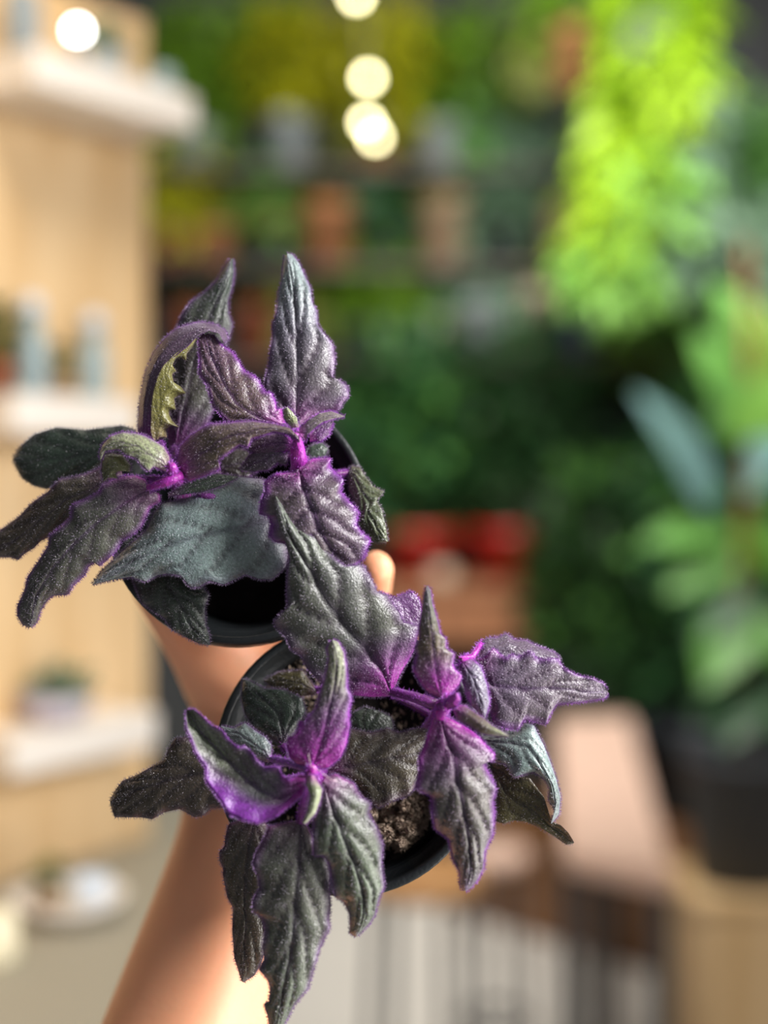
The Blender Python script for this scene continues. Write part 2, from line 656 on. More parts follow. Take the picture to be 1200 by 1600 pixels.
# ---- plant A (upper)
MA = pot_matrix(372, 802, 0)
plantA = empty('purple_velvet_plant', MA @ Vector((0, 0, -0.078)))
tag(plantA, 'upper of the two purple velvet-leaved plants in black pots, held highest by the hand', 'potted plant', 'purple velvet plants held in the hand')
make_pot(plantA, 372, 802, 0, 0.0515)
make_soil(plantA, MA, 0.036, -0.050, [(0.01, 0.01, 0.02, 0.004, 120)], 3)

MG = [(250, 690), (222, 690)]
leaf('A', plantA, [dict(  # tall back-left leaf with a dark banded tip
    L=[(268, 715), (262, 680), (260, 620), (265, 560), (278, 508), (285, 490), (300, 470), (322, 455), (338, 440), (350, 418), (360, 404)],
    R=[(278, 718), (310, 690), (335, 640), (345, 590), (352, 550), (360, 522), (365, 508), (358, 490), (357, 470), (363, 450), (366, 425), (364, 404)],
    M=[(272, 716), (285, 650), (300, 580), (318, 520), (335, 480), (350, 440), (362, 404)],
    h=(10, 16, 2), e=(-4, -3), nv=4, p=0.35, g=0.35, bp=0.7, body=C_BROWN, tip=C_DKGRN)], 11)
leaf('A', plantA, [dict(  # leaf rolled over, pale green underside margin
    L=[(250, 694), (222, 690), (215, 673), (217, 633), (224, 593), (227, 580), (240, 551), (259, 527), (280, 511), (307, 504), (320, 503), (338, 507), (352, 516), (357, 530), (350, 536)],
    R=[(250, 692), (236, 673), (236, 633), (240, 607), (248, 583), (258, 568), (280, 552), (295, 540), (303, 531), (311, 524), (326, 517), (343, 521), (349, 534)],
    h=(22, 30, 4), e=(-7, 2), nv=3, amp=.7, p=0.3, pa=0.12, g=0.3, body=C_PLUM, fr=False, rib=0.3),
    dict(L=[(240, 690), (235, 673), (236, 633), (240, 607), (248, 583), (256, 570), (275, 552), (293, 540), (305, 528)],
         R=[(245, 690), (252, 684), (261, 684), (259, 671), (267, 665), (280, 668), (269, 657), (264, 647), (265, 641), (275, 640), (272, 623), (280, 617), (291, 615), (283, 604), (272, 599), (269, 585), (276, 580), (269, 572), (275, 561), (283, 559), (291, 564), (292, 553), (302, 542), (308, 530)],
         h=(24, 31, 3), e=(1, -4), nv=6, amp=.6, p=0.12, bp=0.1, g=0.8, body=C_OLIV, alt=rgb(116, 112, 58)[:3], fl=False, rib=0, hair=.5)], 12,
     'rolled leaf showing its pale green toothed underside')
leaf('A', plantA, [dict(  # purple leaf pointing up-left
    L=[(445, 660), (440, 638), (432, 640), (431, 629), (425, 614), (413, 611), (404, 593), (392, 584), (383, 581), (374, 566), (365, 551), (347, 539), (335, 524), (324, 521)],
    R=[(440, 668), (400, 662), (356, 659), (344, 647), (332, 635), (324, 602), (311, 584), (312, 560), (310, 530), (318, 521)],
    M=[(443, 664), (404, 654), (368, 630), (345, 590), (330, 555), (320, 523)],
    h=(26, 30, 4), e=(-2, -1), nv=4, p=0.75, pa=0.10, g=0.4, body=C_PLUM, alt=C_OLIV)], 13)
leaf('A', plantA, [dict(  # tall leaf
    L=[(458, 668), (430, 655), (412, 620), (414, 596), (419, 572), (422, 548), (426, 530), (425, 506), (432, 491), (434, 458), (440, 440), (443, 413), (445, 398)],
    R=[(470, 664), (500, 647), (530, 641), (536, 629), (546, 617), (542, 602), (530, 593), (520, 590), (524, 560), (521, 539), (509, 524), (497, 509), (495, 485), (488, 473), (485, 449), (476, 431), (467, 410), (456, 397), (449, 396)],
    M=[(463, 668), (464, 640), (466, 600), (466, 560), (465, 540), (463, 500), (460, 460), (455, 430), (449, 398)],
    h=(20, 26, 3), e=(-3, -3), nv=4, amp=1.3, p=0.35, pa=0.05, g=0.3, bp=0.4, body=C_PLUM, alt=C_SHEEN, tip=C_SHEEN)], 14)
leaf('A', plantA, [dict(  # long narrow leaf lying across between the two stems
    L=[(276, 722), (281, 698), (299, 680), (329, 662), (359, 660), (395, 657), (428, 662), (452, 668), (467, 680), (469, 689)],
    R=[(278, 738), (296, 752), (320, 743), (344, 732), (341, 719), (362, 704), (374, 695), (388, 698), (392, 686), (410, 680), (428, 674), (452, 678), (464, 684), (468, 690)],
    h=(30, 42, 6), e=(-5, -2), nv=4, p=0.6, pa=0.07, g=0.6, body=C_PLUM, alt=C_OLIV, bp=.5)], 15)
leaf('A', plantA, [dict(  # small folded leaf at the right stem tip
    L=[(467, 671), (482, 656), (500, 645), (518, 642), (539, 650)],
    R=[(470, 680), (478, 690), (481, 680), (488, 673), (497, 665), (506, 659), (524, 654), (539, 651)],
    h=(40, 38, 2), e=(-2, 1), nv=3, amp=.6, p=.6, pa=.25, g=.6, body=C_PLUM, alt=C_LIGHTG),
    dict(L=[(484, 677), (497, 666), (508, 658), (522, 655)], R=[(484, 690), (493, 688), (500, 691), (515, 680), (521, 660)],
         h=(36, 35, 1), e=(1, -2), nv=4, amp=.6, p=.5, pa=.3, g=.1, body=C_PLUM, fl=False, rib=0, bp=.1)], 16)
leaf('A', plantA, [dict(  # broad purple leaf facing the lens
    L=[(466, 732), (457, 738), (433, 740), (413, 753), (415, 767), (407, 783), (405, 803), (420, 807), (423, 820), (420, 837), (430, 847), (447, 850), (480, 868), (510, 880), (535, 887)],
    R=[(470, 728), (487, 717), (517, 715), (515, 728), (527, 740), (537, 750), (533, 767), (543, 780), (553, 790), (562, 800), (557, 820), (567, 833), (580, 843), (573, 860), (570, 873), (553, 883), (538, 887)],
    M=[(467, 732), (475, 765), (490, 800), (500, 830), (518, 860), (536, 887)],
    h=(33, 24, 6), e=(-3, -4), nv=5, amp=1.1, p=.8, pa=.06, g=.35, body=C_PLUM, alt=C_GREEN, bp=.5)], 17)
leaf('A', plantA, [dict(  # green leaf at the right rim
    L=[(545, 735), (550, 728), (562, 730), (570, 743), (583, 760), (600, 768), (588, 782), (597, 797), (603, 823), (606, 846)],
    R=[(543, 740), (546, 765), (553, 783), (560, 820), (577, 840), (590, 848), (604, 848)],
    h=(8, 12, 3), e=(-1, -3), nv=4, p=.08, bp=.05, g=.7, body=C_OLIV, alt=C_GREEN, hair=.8)], 18, 'green leaf leaning over the rim')
leaf('A', plantA, [dict(  # big silvery leaf
    L=[(440, 790), (430, 760), (407, 748), (370, 745), (335, 755), (320, 770), (293, 778), (253, 787), (240, 803), (229, 829), (192, 861), (160, 891), (144, 912)],
    R=[(446, 810), (452, 850), (447, 885), (425, 905), (405, 905), (383, 897), (373, 903), (350, 913), (327, 907), (310, 917), (297, 917), (283, 899), (261, 896), (245, 899), (227, 909), (205, 901), (171, 907), (144, 913)],
    M=[(443, 800), (417, 810), (383, 823), (343, 830), (300, 840), (260, 853), (200, 880), (146, 912)],
    h=(16, 14, 8), e=(-6, -2), nv=5, p=.22, pa=0, g=.95, bp=.3, body=C_BROWN, alt=C_SHEEN, hair=1.4)], 19, 'broad silvery green leaf')
leaf('A', plantA, [dict(  # dark sliver above the silvery leaf
    L=[(262, 774), (285, 758), (310, 746), (340, 740), (372, 744)], R=[(262, 776), (290, 772), (320, 768), (350, 758), (372, 746)],
    h=(24, 20, 2), e=(-1, -2), nv=3, p=.2, g=.8, body=C_DARKB, alt=C_DKGRN, bp=.3)], 20)
leaf('A', plantA, [dict(  # left front leaf
    L=[(232, 758), (227, 749), (213, 743), (190, 744), (160, 757), (156, 768), (133, 781), (112, 789), (111, 808), (101, 819), (77, 837), (75, 853), (61, 875), (43, 901), (39, 920), (27, 947), (27, 963), (35, 976), (46, 981)],
    R=[(236, 766), (249, 771), (251, 784), (235, 792), (229, 805), (221, 824), (208, 835), (192, 843), (181, 861), (171, 872), (155, 885), (149, 879), (139, 885), (133, 899), (115, 915), (107, 929), (83, 931), (72, 941), (64, 955), (59, 971), (49, 981)],
    M=[(236, 763), (190, 790), (150, 818), (115, 850), (80, 890), (55, 935), (47, 980)],
    h=(26, 8, 6), e=(-4, -4), nv=6, amp=.8, p=.55, pa=0, g=.45, bp=.3, body=C_BROWN, alt=C_GREEN)], 21)
leaf('A', plantA, [dict(  # leaf leaving the frame at the left
    L=[(190, 735), (160, 728), (133, 741), (93, 749), (75, 768), (48, 787), (32, 805), (11, 821), (-6, 832), (-18, 858)],
    R=[(195, 760), (150, 790), (105, 815), (75, 840), (64, 845), (53, 856), (36, 867), (29, 875), (16, 871), (0, 871), (-16, 862)],
    h=(20, 4, 4), e=(-4, -3), nv=5, p=.25, g=.25, bp=.2, body=C_DARKB, alt=C_OLIV, hair=.7)], 22)
leaf('A', plantA, [dict(  # rounded green leaf
    L=[(215, 685), (211, 671), (192, 665), (165, 668), (133, 672), (88, 668), (53, 679), (29, 700), (20, 716)],
    R=[(218, 700), (190, 722), (150, 742), (110, 758), (72, 764), (53, 759), (35, 748), (24, 729), (20, 719)],
    h=(8, -2, 3), e=(-3, -4), nv=4, amp=.8, p=.03, bp=.05, g=.95, body=C_DARKB, alt=C_DKGRN, hair=.5, rib=.6)], 23, 'smooth rounded dark green leaf')
leaf('A', plantA, [dict(  # small leaf arching over
    L=[(268, 735), (265, 713), (256, 697), (240, 688), (227, 681), (213, 677), (192, 675), (173, 681), (160, 695), (155, 708), (156, 718)],
    R=[(262, 738), (252, 734), (240, 729), (232, 737), (221, 727), (213, 716), (197, 711), (187, 702), (165, 704), (161, 712), (158, 718)],
    h=(34, 34, 5), e=(-4, -1), nv=6, amp=.7, p=.55, pa=.05, g=.8, body=C_PLUM, alt=C_LIGHTG, bp=.3),
    dict(L=[(160, 716), (158, 735), (161, 751)], R=[(165, 710), (175, 708), (192, 711), (205, 727), (203, 737), (187, 735), (181, 740), (184, 748), (171, 745), (163, 752)],
         h=(34, 29, 0), e=(-2, -2), nv=3, amp=.4, p=.3, g=.5, bp=.1, body=C_OLIV, alt=C_GREEN, rib=0)], 24)
leaf('A', plantA, [dict(  # leaf draped over the lower rim
    L=[(262, 868), (225, 880), (208, 904), (213, 920), (221, 941), (240, 955), (256, 965), (269, 984), (293, 997), (312, 1006), (326, 1008)],
    R=[(275, 868), (310, 890), (316, 915), (327, 930), (320, 950), (322, 977), (328, 993), (328, 1008)],
    h=(4, 6, 4), e=(-2, -2), nv=5, p=.15, g=.8, bp=.05, body=C_DARKB, alt=C_DKGRN, rib=.8)], 25, 'dark green leaf draped over the lower rim')
leaf('A', plantA, [dict(  # small leaves around the right stem
    L=[(462, 700), (448, 692), (430, 692), (405, 700), (388, 712), (374, 733)],
    R=[(462, 716), (452, 712), (448, 728), (435, 724), (420, 735), (395, 738), (376, 735)],
    h=(24, 20, 3), e=(-2, -2), nv=4, amp=.8, p=.5, pa=.1, g=.4, body=C_DARKB, alt=C_GREEN)], 26)
leaf('A', plantA, [dict(
    L=[(462, 690), (440, 676), (415, 678), (395, 690), (385, 700)], R=[(462, 704), (440, 706), (415, 712), (400, 712), (386, 702)],
    h=(27, 22, 2), e=(-2, -2), nv=4, amp=.8, p=.6, pa=.2, g=.1, body=C_PLUM)], 27)
leaf('A', plantA, [dict(
    L=[(454, 668), (444, 652), (443, 640), (448, 636)], R=[(468, 668), (464, 652), (456, 642), (449, 636)],
    h=(32, 36, 1), e=(-1, -1), nv=3, amp=.6, p=.5, g=.9, body=C_PLUM, alt=C_LIGHTG, bp=.5)], 28)
leaf('A', plantA, [dict(
    L=[(478, 715), (484, 698), (500, 690), (513, 700)], R=[(480, 718), (495, 716), (508, 712), (513, 702)],
    h=(8, 6, 1), e=(-1, -1), nv=3, amp=.6, p=.1, g=.9, body=C_DARKB, alt=C_DKGRN, bp=.1)], 29)
leaf('A', plantA, [dict(   # dark leaf deep in the pot between the stems
    L=[(345, 735), (340, 715), (360, 700), (385, 702), (400, 720)], R=[(345, 738), (365, 748), (385, 748), (400, 738), (401, 722)],
    h=(8, 4, 2), e=(-2, -2), nv=4, p=.35, g=.1, body=C_DARKB, bp=.2)], 30)
stem('stem', 'A', plantA, [(300, 800, -22), (285, 770, 8), (272, 742, 28), (268, 728, 36)], [3.2, 3.0, 2.8, 1.6], C_MAG)
stem('stem', 'A', plantA, [(440, 800, -22), (460, 770, 8), (468, 728, 28), (464, 700, 36), (466, 676, 39)], [3.6, 3.4, 3.3, 2.8, 1.6], C_MAG)
stem('petiole', 'A', plantA, [(284, 742, 30), (262, 752, 32), (232, 762, 27)], [2.0, 1.9, 1.4], C_MAG)
stem('petiole', 'A', plantA, [(282, 745, 22), (320, 775, 18), (420, 800, 17)], [1.6, 1.6, 1.4], C_UNDER)
stem('petiole', 'A', plantA, [(285, 735, 20), (280, 715, 16), (272, 700, 12)], [1.8, 1.8, 1.4], C_UNDER)

for pp in ([(466, 745, 18), (510, 742, 9), (548, 738, 7)], [(468, 745, 16), (474, 728, 10), (480, 715, 8)], [(280, 760, 10), (245, 720, 8), (214, 692, 7)],
           [(272, 750, 23), (235, 748, 19), (192, 748, 19)], [(292, 785, 2), (280, 830, 4), (268, 872, 4)], [(292, 775, 4), (320, 752, 6), (346, 737, 7)],
           [(467, 718, 26), (465, 695, 22), (463, 666, 19)], [(272, 738, 26), (262, 715, 23), (250, 690, 21)], [(465, 690, 32), (455, 675, 28), (443, 664, 25)]):
    stem('petiole', 'A', plantA, pp, [1.3, 1.2, 1.0], C_UNDER)

# ---- plant B (lower)
MB = pot_matrix(547, 1182, 6)
plantB = empty('purple_velvet_plant', MB @ Vector((0, 0, -0.078)))
tag(plantB, 'lower of the two purple velvet-leaved plants in black pots, soil showing at its rim', 'potted plant', 'purple velvet plants held in the hand')
make_pot(plantB, 547, 1182, 6, 0.0525)
hr = random.Random(8)
SOIL_HEAPS = []
for _ in range(22):
    ha, hq = hr.uniform(-1.25, -0.25), hr.uniform(0.018, 0.0385)
    SOIL_HEAPS.append((hq * math.cos(ha), hq * math.sin(ha), hr.uniform(0.003, 0.007), hr.uniform(0.006, 0.019), 420))
make_soil(plantB, MB, 0.045, -0.018, SOIL_HEAPS + [(-0.024, 0.030, 0.014, 0.006, 500), (0.0, 0.0, 0.04, 0.004, 700)], 5)

leaf('B', plantB, [dict(  # big leaf reaching up over the upper pot
    L=[(608, 1088), (580, 1089), (542, 1085), (510, 1072), (494, 1059), (478, 1043), (472, 1024), (456, 1015), (447, 996), (434, 983), (427, 973), (440, 957), (450, 950), (448, 923), (450, 893), (453, 873), (447, 850), (437, 827), (427, 787), (430, 775)],
    R=[(614, 1080), (624, 1056), (646, 1018), (652, 996), (656, 977), (630, 973), (622, 955), (605, 930), (589, 924), (580, 903), (567, 882), (540, 885), (523, 873), (510, 857), (500, 843), (480, 833), (460, 813), (447, 797), (432, 775)],
    M=[(612, 1085), (599, 1047), (570, 1010), (542, 980), (510, 936), (487, 893), (447, 830), (431, 776)],
    h=(26, 52, 4), e=(-5, -4), nv=5, amp=1.2, p=.3, pa=.04, g=.6, bp=.9, body=C_BROWN, alt=C_GREEN, tip=C_GREEN),
    dict(L=[(589, 925), (605, 930), (622, 955), (630, 973), (654, 977)], R=[(591, 924), (618, 933), (643, 923), (656, 936), (660, 958), (656, 977)],
         h=(30, 27, 0), e=(1, -1), nv=3, amp=.6, p=.4, pa=.3, g=.1, body=C_PLUM, fl=False, rib=0, bp=0.1)], 41, 'largest leaf, grey-green with a purple base')
leaf('B', plantB, [dict(  # upright leaf
    L=[(484, 1201), (462, 1192), (453, 1183), (448, 1164), (450, 1153), (462, 1148), (466, 1138), (467, 1126), (480, 1132), (478, 1123), (492, 1110), (499, 1085), (507, 1062), (513, 1031), (511, 1012), (518, 1000)],
    R=[(490, 1202), (513, 1199), (532, 1183), (542, 1160), (546, 1135), (546, 1110), (550, 1091), (543, 1075), (542, 1043), (538, 1018), (529, 1002), (520, 999)],
    M=[(487, 1203), (505, 1160), (515, 1110), (525, 1060), (525, 1020), (520, 1000)],
    h=(36, 50, 2), e=(-3, -3), nv=4, amp=.9, p=.75, pa=.06, ew=.7, bl=.68, g=.4, bp=.85, body=C_PLUM, alt=C_GREEN, tip=C_LIGHTG)], 42)
leaf('B', plantB, [dict(  # cupped left leaf, vivid purple underside edge
    L=[(478, 1212), (469, 1210), (452, 1220), (439, 1210), (436, 1197), (416, 1200), (400, 1187), (394, 1177), (384, 1166), (371, 1168), (352, 1151), (348, 1142), (332, 1134), (316, 1119), (303, 1108), (293, 1109)],
    R=[(478, 1229), (472, 1242), (449, 1262), (426, 1278), (404, 1286), (378, 1281), (358, 1272), (348, 1255), (335, 1239), (322, 1220), (322, 1200), (306, 1177), (300, 1158), (291, 1138), (290, 1116), (292, 1110)],
    M=[(479, 1222), (440, 1250), (405, 1234), (380, 1212), (350, 1182), (315, 1145), (292, 1110)],
    h=(38, 34, -2), e=(5, 4), nv=5, amp=1.0, p=.8, pa=.06, ew=.7, pR=.9, g=.8, bp=.7, body=C_PLUM, alt=C_GREEN, tip=rgb(118, 134, 94)[:3])], 43)
leaf('B', plantB, [dict(  # tiny pale leaf
    L=[(480, 1211), (477, 1224), (485, 1243), (480, 1268), (472, 1286)], R=[(492, 1212), (504, 1233), (500, 1252), (493, 1271), (478, 1287)],
    h=(42, 46, 2), e=(-2, -2), nv=3, amp=.5, p=.6, g=.95, bp=.6, body=C_PLUM, alt=C_LIGHTG)], 44)
leaf('B', plantB, [dict(  # green front leaf
    L=[(503, 1222), (500, 1242), (490, 1272), (490, 1294), (490, 1337), (505, 1337), (515, 1350), (524, 1402), (536, 1408), (546, 1427), (547, 1448), (546, 1458), (556, 1464)],
    R=[(510, 1214), (524, 1209), (552, 1223), (564, 1245), (579, 1254), (576, 1272), (589, 1294), (598, 1319), (596, 1350), (601, 1384), (592, 1405), (586, 1430), (576, 1445), (558, 1463)],
    M=[(505, 1222), (521, 1269), (542, 1319), (558, 1362), (569, 1396), (567, 1436), (557, 1463)],
    h=(36, 18, 6), e=(-4, -4), nv=4, amp=1.5, p=.4, g=.85, bp=.35, body=C_BROWN, alt=C_GREEN, tip=C_GREEN, hair=1.1)], 45, 'deeply veined green leaf')
leaf('B', plantB, [dict(  # long bottom leaf
    L=[(462, 1282), (420, 1291), (410, 1314), (400, 1333), (395, 1350), (404, 1372), (405, 1389), (395, 1408), (395, 1424), (410, 1434), (415, 1454), (410, 1480), (413, 1499), (404, 1515), (417, 1529), (422, 1542), (420, 1566), (412, 1568), (418, 1587), (421, 1603), (428, 1625)],
    R=[(475, 1282), (488, 1307), (491, 1337), (511, 1337), (516, 1363), (514, 1389), (517, 1412), (514, 1438), (516, 1450), (501, 1480), (491, 1512), (482, 1545), (462, 1568), (449, 1593), (430, 1625)],
    M=[(470, 1280), (470, 1340), (463, 1405), (459, 1470), (446, 1535), (432, 1600), (429, 1624)],
    h=(28, 8, 6), e=(-4, -4), nv=5, amp=1.2, p=.4, g=.55, bp=.1, body=C_BROWN, alt=C_GREEN, tip=C_GREEN)], 46, 'longest leaf, hanging below the pot')
leaf('B', plantB, [dict(  # dark leaf behind it
    L=[(395, 1272), (357, 1288), (352, 1307), (351, 1322), (343, 1330), (343, 1345), (349, 1357), (348, 1366), (355, 1402), (364, 1418), (363, 1454), (366, 1496), (374, 1522), (378, 1534)],
    R=[(405, 1272), (425, 1300), (432, 1340), (432, 1400), (422, 1460), (407, 1509), (397, 1525), (380, 1535)],
    M=[(400, 1272), (388, 1330), (382, 1400), (384, 1450), (379, 1534)],
    h=(18, 2, 4), e=(-3, -3), nv=5, p=.2, g=.3, bp=.1, body=C_DARKB, alt=C_OLIV, hair=.6)], 47)
leaf('B', plantB, [dict(  # dark left leaf
    L=[(375, 1218), (340, 1185), (303, 1158), (290, 1151), (274, 1153), (264, 1168), (257, 1187), (215, 1210), (191, 1220), (179, 1236), (171, 1251)],
    R=[(378, 1228), (348, 1262), (329, 1264), (316, 1275), (304, 1277), (290, 1269), (280, 1264), (257, 1269), (238, 1280), (220, 1277), (199, 1277), (179, 1277), (172, 1256)],
    M=[(377, 1222), (330, 1205), (270, 1217), (215, 1233), (172, 1253)],
    h=(18, 4, 4), e=(-3, -3), nv=5, p=.12, g=.2, bp=.1, body=C_DARKB, alt=C_OLIV, hair=.6)], 48)
leaf('B', plantB, [dict(  # small dark leaf above the cupped one
    L=[(425, 1185), (424, 1163), (414, 1151), (398, 1141), (383, 1129), (365, 1138), (345, 1134)], R=[(420, 1192), (395, 1184), (370, 1168), (350, 1146), (345, 1136)],
    h=(22, 18, 2), e=(-2, -2), nv=4, p=.3, g=.7, bp=.2, body=C_DARKB, alt=C_SHEEN)], 49)
leaf('B', plantB, [dict(  # dark green leaf inside the pot
    L=[(438, 1162), (424, 1152), (396, 1135), (383, 1116), (377, 1091), (380, 1060)], R=[(442, 1164), (456, 1154), (463, 1141), (478, 1110), (472, 1091), (447, 1078), (412, 1075), (381, 1060)],
    h=(12, 6, 4), e=(-3, -3), nv=3, amp=1.2, p=.1, g=.9, bp=.15, body=C_DARKB, alt=C_DKGRN)], 50)
leaf('B', plantB, [dict(
    L=[(494, 1075), (472, 1047), (437, 1050), (412, 1062)], R=[(494, 1085), (470, 1088), (453, 1083), (430, 1076), (412, 1064)],
    h=(6, 2, 2), e=(-2, -2), nv=3, p=.1, g=.5, bp=.1, body=C_DARKB, alt=C_OLIV)], 51)
leaf('B', plantB, [dict(  # broad dark leaf in the middle
    L=[(508, 1203), (530, 1160), (548, 1138), (580, 1145), (605, 1138), (624, 1145), (656, 1137), (672, 1140), (690, 1170)],
    R=[(508, 1207), (545, 1235), (567, 1245), (592, 1262), (611, 1252), (637, 1243), (649, 1230), (672, 1215), (690, 1174)],
    M=[(508, 1205), (560, 1195), (610, 1185), (690, 1172)],
    h=(22, 14, 4), e=(-4, -3), nv=5, p=.15, g=.25, bp=.35, body=C_DARKB, alt=C_OLIV, hair=.8)], 52)
leaf('B', plantB, [dict(
    L=[(560, 1160), (546, 1140), (548, 1116), (570, 1104), (589, 1110)], R=[(570, 1160), (600, 1155), (615, 1138), (611, 1120), (591, 1110)],
    h=(10, 8, 2), e=(-2, -2), nv=3, p=.05, g=.9, bp=.05, body=C_DARKB, alt=C_DKGRN)], 53)
leaf('B', plantB, [dict(  # right front leaf
    L=[(684, 1118), (676, 1124), (663, 1165), (654, 1184), (655, 1203), (648, 1231), (673, 1244), (674, 1257), (679, 1295), (701, 1311), (706, 1343), (717, 1362), (718, 1384), (725, 1392)],
    R=[(692, 1117), (723, 1133), (739, 1143), (752, 1155), (774, 1178), (772, 1187), (757, 1193), (765, 1209), (776, 1231), (771, 1250), (773, 1266), (771, 1304), (758, 1331), (757, 1356), (746, 1377), (737, 1387), (728, 1393)],
    M=[(687, 1118), (698, 1155), (711, 1184), (716, 1225), (723, 1254), (730, 1292), (735, 1330), (735, 1360), (727, 1392)],
    h=(38, 22, 7), e=(-4, -4), nv=5, amp=1.4, p=.7, pa=.05, bl=.5, g=.6, bp=.65, body=C_PLUM, alt=C_GREEN)], 54, 'purple-edged leaf over the soil')
leaf('B', plantB, [dict(  # spike leaf
    L=[(688, 1090), (670, 1083), (657, 1067), (646, 1048), (648, 1035), (652, 1025), (648, 1013), (654, 1000), (655, 978), (660, 950), (662, 931), (666, 915)],
    R=[(692, 1090), (704, 1083), (717, 1070), (722, 1056), (711, 1045), (708, 1038), (711, 1022), (698, 1013), (698, 999), (689, 991), (685, 972), (676, 943), (673, 921), (668, 915)],
    M=[(690, 1090), (682, 1050), (676, 1000), (670, 950), (667, 916)],
    h=(40, 52, 2), e=(-3, -3), nv=4, amp=.7, p=.75, pa=.05, bl=.5, g=.6, bp=.95, body=C_PLUM, alt=C_OLIV, tip=C_GREEN)], 55)
leaf('B', plantB, [dict(
    L=[(718, 1030), (719, 1048), (727, 1083), (736, 1102), (748, 1114), (756, 1121)], R=[(722, 1026), (736, 1026), (752, 1041), (761, 1067), (766, 1095), (762, 1112), (758, 1121)],
    M=[(720, 1030), (740, 1062), (750, 1092), (757, 1120)],
    h=(34, 34, 3), e=(-3, -3), nv=4, amp=1.1, p=.6, pa=.1, g=.4, bp=.5, body=C_PLUM, alt=C_SHEEN)], 56)
leaf('B', plantB, [dict(  # right leaf with a raised upper flap
    L=[(742, 1028), (752, 1030), (765, 1020), (771, 1012), (790, 1029), (800, 1022), (812, 1026), (830, 1016), (840, 1030), (872, 1029), (882, 1045), (901, 1054), (926, 1060), (942, 1067), (950, 1078)],
    R=[(744, 1038), (752, 1045), (763, 1076), (765, 1108), (771, 1130), (790, 1138), (809, 1140), (818, 1125), (834, 1127), (853, 1132), (863, 1111), (869, 1101), (904, 1098), (929, 1094), (945, 1092), (951, 1083)],
    M=[(743, 1034), (765, 1070), (815, 1076), (869, 1075), (917, 1081), (950, 1081)],
    h=(28, 20, 5), e=(1, -4), nv=5, amp=1.0, p=.6, pa=.06, g=.2, bp=.3, body=C_PLUM, alt=C_SHEEN),
    dict(L=[(739, 1026), (749, 1016), (752, 1003), (762, 996), (777, 996), (792, 989), (803, 999), (822, 1000), (838, 1008), (866, 1019), (876, 1030)],
         R=[(744, 1034), (765, 1030), (790, 1034), (815, 1034), (840, 1036), (876, 1034)],
         h=(27, 22, 2), e=(-4, 0), nv=4, amp=.8, p=.3, pa=.1, g=.2, bp=.1, body=C_PLUM, alt=C_SHEEN, fr=False, rib=0)], 57)
leaf('B', plantB, [dict(  # silver leaf curling under, lower right
    L=[(752, 1150), (796, 1140), (822, 1130), (834, 1133), (850, 1165), (860, 1190), (869, 1216), (876, 1244), (874, 1272), (862, 1287)],
    R=[(752, 1165), (764, 1188), (790, 1193), (796, 1203), (803, 1214), (822, 1209), (834, 1206), (850, 1216), (858, 1231), (857, 1250), (867, 1266), (860, 1286)],
    M=[(752, 1156), (790, 1160), (825, 1165), (845, 1195), (862, 1225), (869, 1255), (861, 1287)],
    h=(14, 12, 6), e=(-3, -3), nv=4, amp=1.3, p=.25, g=.95, bp=.05, body=C_BROWN, alt=C_SHEEN),
    dict(L=[(764, 1190), (790, 1193), (803, 1213), (828, 1216), (840, 1232), (850, 1245), (862, 1284), (876, 1289), (888, 1301), (897, 1316)],
         R=[(760, 1200), (768, 1254), (774, 1283), (787, 1287), (803, 1282), (822, 1284), (847, 1295), (866, 1307), (885, 1320), (896, 1318)],
         h=(4, 8, 2), e=(2, -1), nv=4, amp=.6, p=.05, g=.6, bp=.05, body=C_DARKB, alt=C_OLIV, hair=.5, fl=False)], 58, 'silvery leaf curling under, with an olive underside')
leaf('B', plantB, [dict(
    L=[(708, 1100), (727, 1102), (739, 1111), (755, 1121), (768, 1133), (795, 1149)], R=[(708, 1110), (714, 1124), (733, 1133), (752, 1146), (771, 1149), (795, 1151)],
    h=(42, 46, 2), e=(-2, -2), nv=3, amp=.5, p=.4, pa=.1, g=.7, bp=.7, body=C_PLUM, alt=C_OLIV, tip=C_LIGHTG)], 59)
leaf('B', plantB, [dict(   # tiny leaves of the growing tip
    L=[(694, 1102), (700, 1090), (712, 1082)], R=[(698, 1108), (714, 1104), (720, 1092), (714, 1082)],
    h=(42, 46, 1), e=(-1, -1), nv=2, amp=.4, p=.7, pa=.4, g=.1, bp=.5, body=C_MAG)], 60)
leaf('B', plantB, [dict(   # dark leaf deep on the right side of the pot
    L=[(690, 1130), (730, 1150), (760, 1170), (778, 1200)], R=[(690, 1140), (720, 1190), (750, 1215), (776, 1203)],
    h=(8, 4, 2), e=(-2, -2), nv=4, p=.1, g=.2, body=C_DARKB, bp=.1)], 61)
stem('stem', 'B', plantB, [(520, 1230, -22), (500, 1215, 10), (488, 1205, 34), (487, 1200, 40)], [3.2, 2.8, 2.4, 1.6], C_MAG)
stem('stem', 'B', plantB, [(660, 1160, -22), (680, 1130, 10), (692, 1104, 34), (702, 1092, 42)], [3.4, 3.2, 3.0, 1.8], C_MAG)
stem('petiole', 'B', plantB, [(690, 1104, 32), (650, 1090, 26), (610, 1080, 25)], [2.2, 2.0, 1.6], C_UNDER)
stem('petiole', 'B', plantB, [(484, 1202, 34), (455, 1192, 30), (424, 1186, 23)], [1.6, 1.5, 1.2], rgb(120, 90, 150)[:3])
stem('petiole', 'B', plantB, [(700, 1098, 34), (715, 1060, 32), (722, 1030, 34), (738, 1026, 31), (752, 1004, 30)], [1.8, 1.7, 1.5, 1.3, 0.9], C_MAG)
stem('petiole', 'B', plantB, [(486, 1212, 32), (476, 1250, 30), (469, 1286, 27)], [1.7, 1.6, 1.4], C_UNDER)
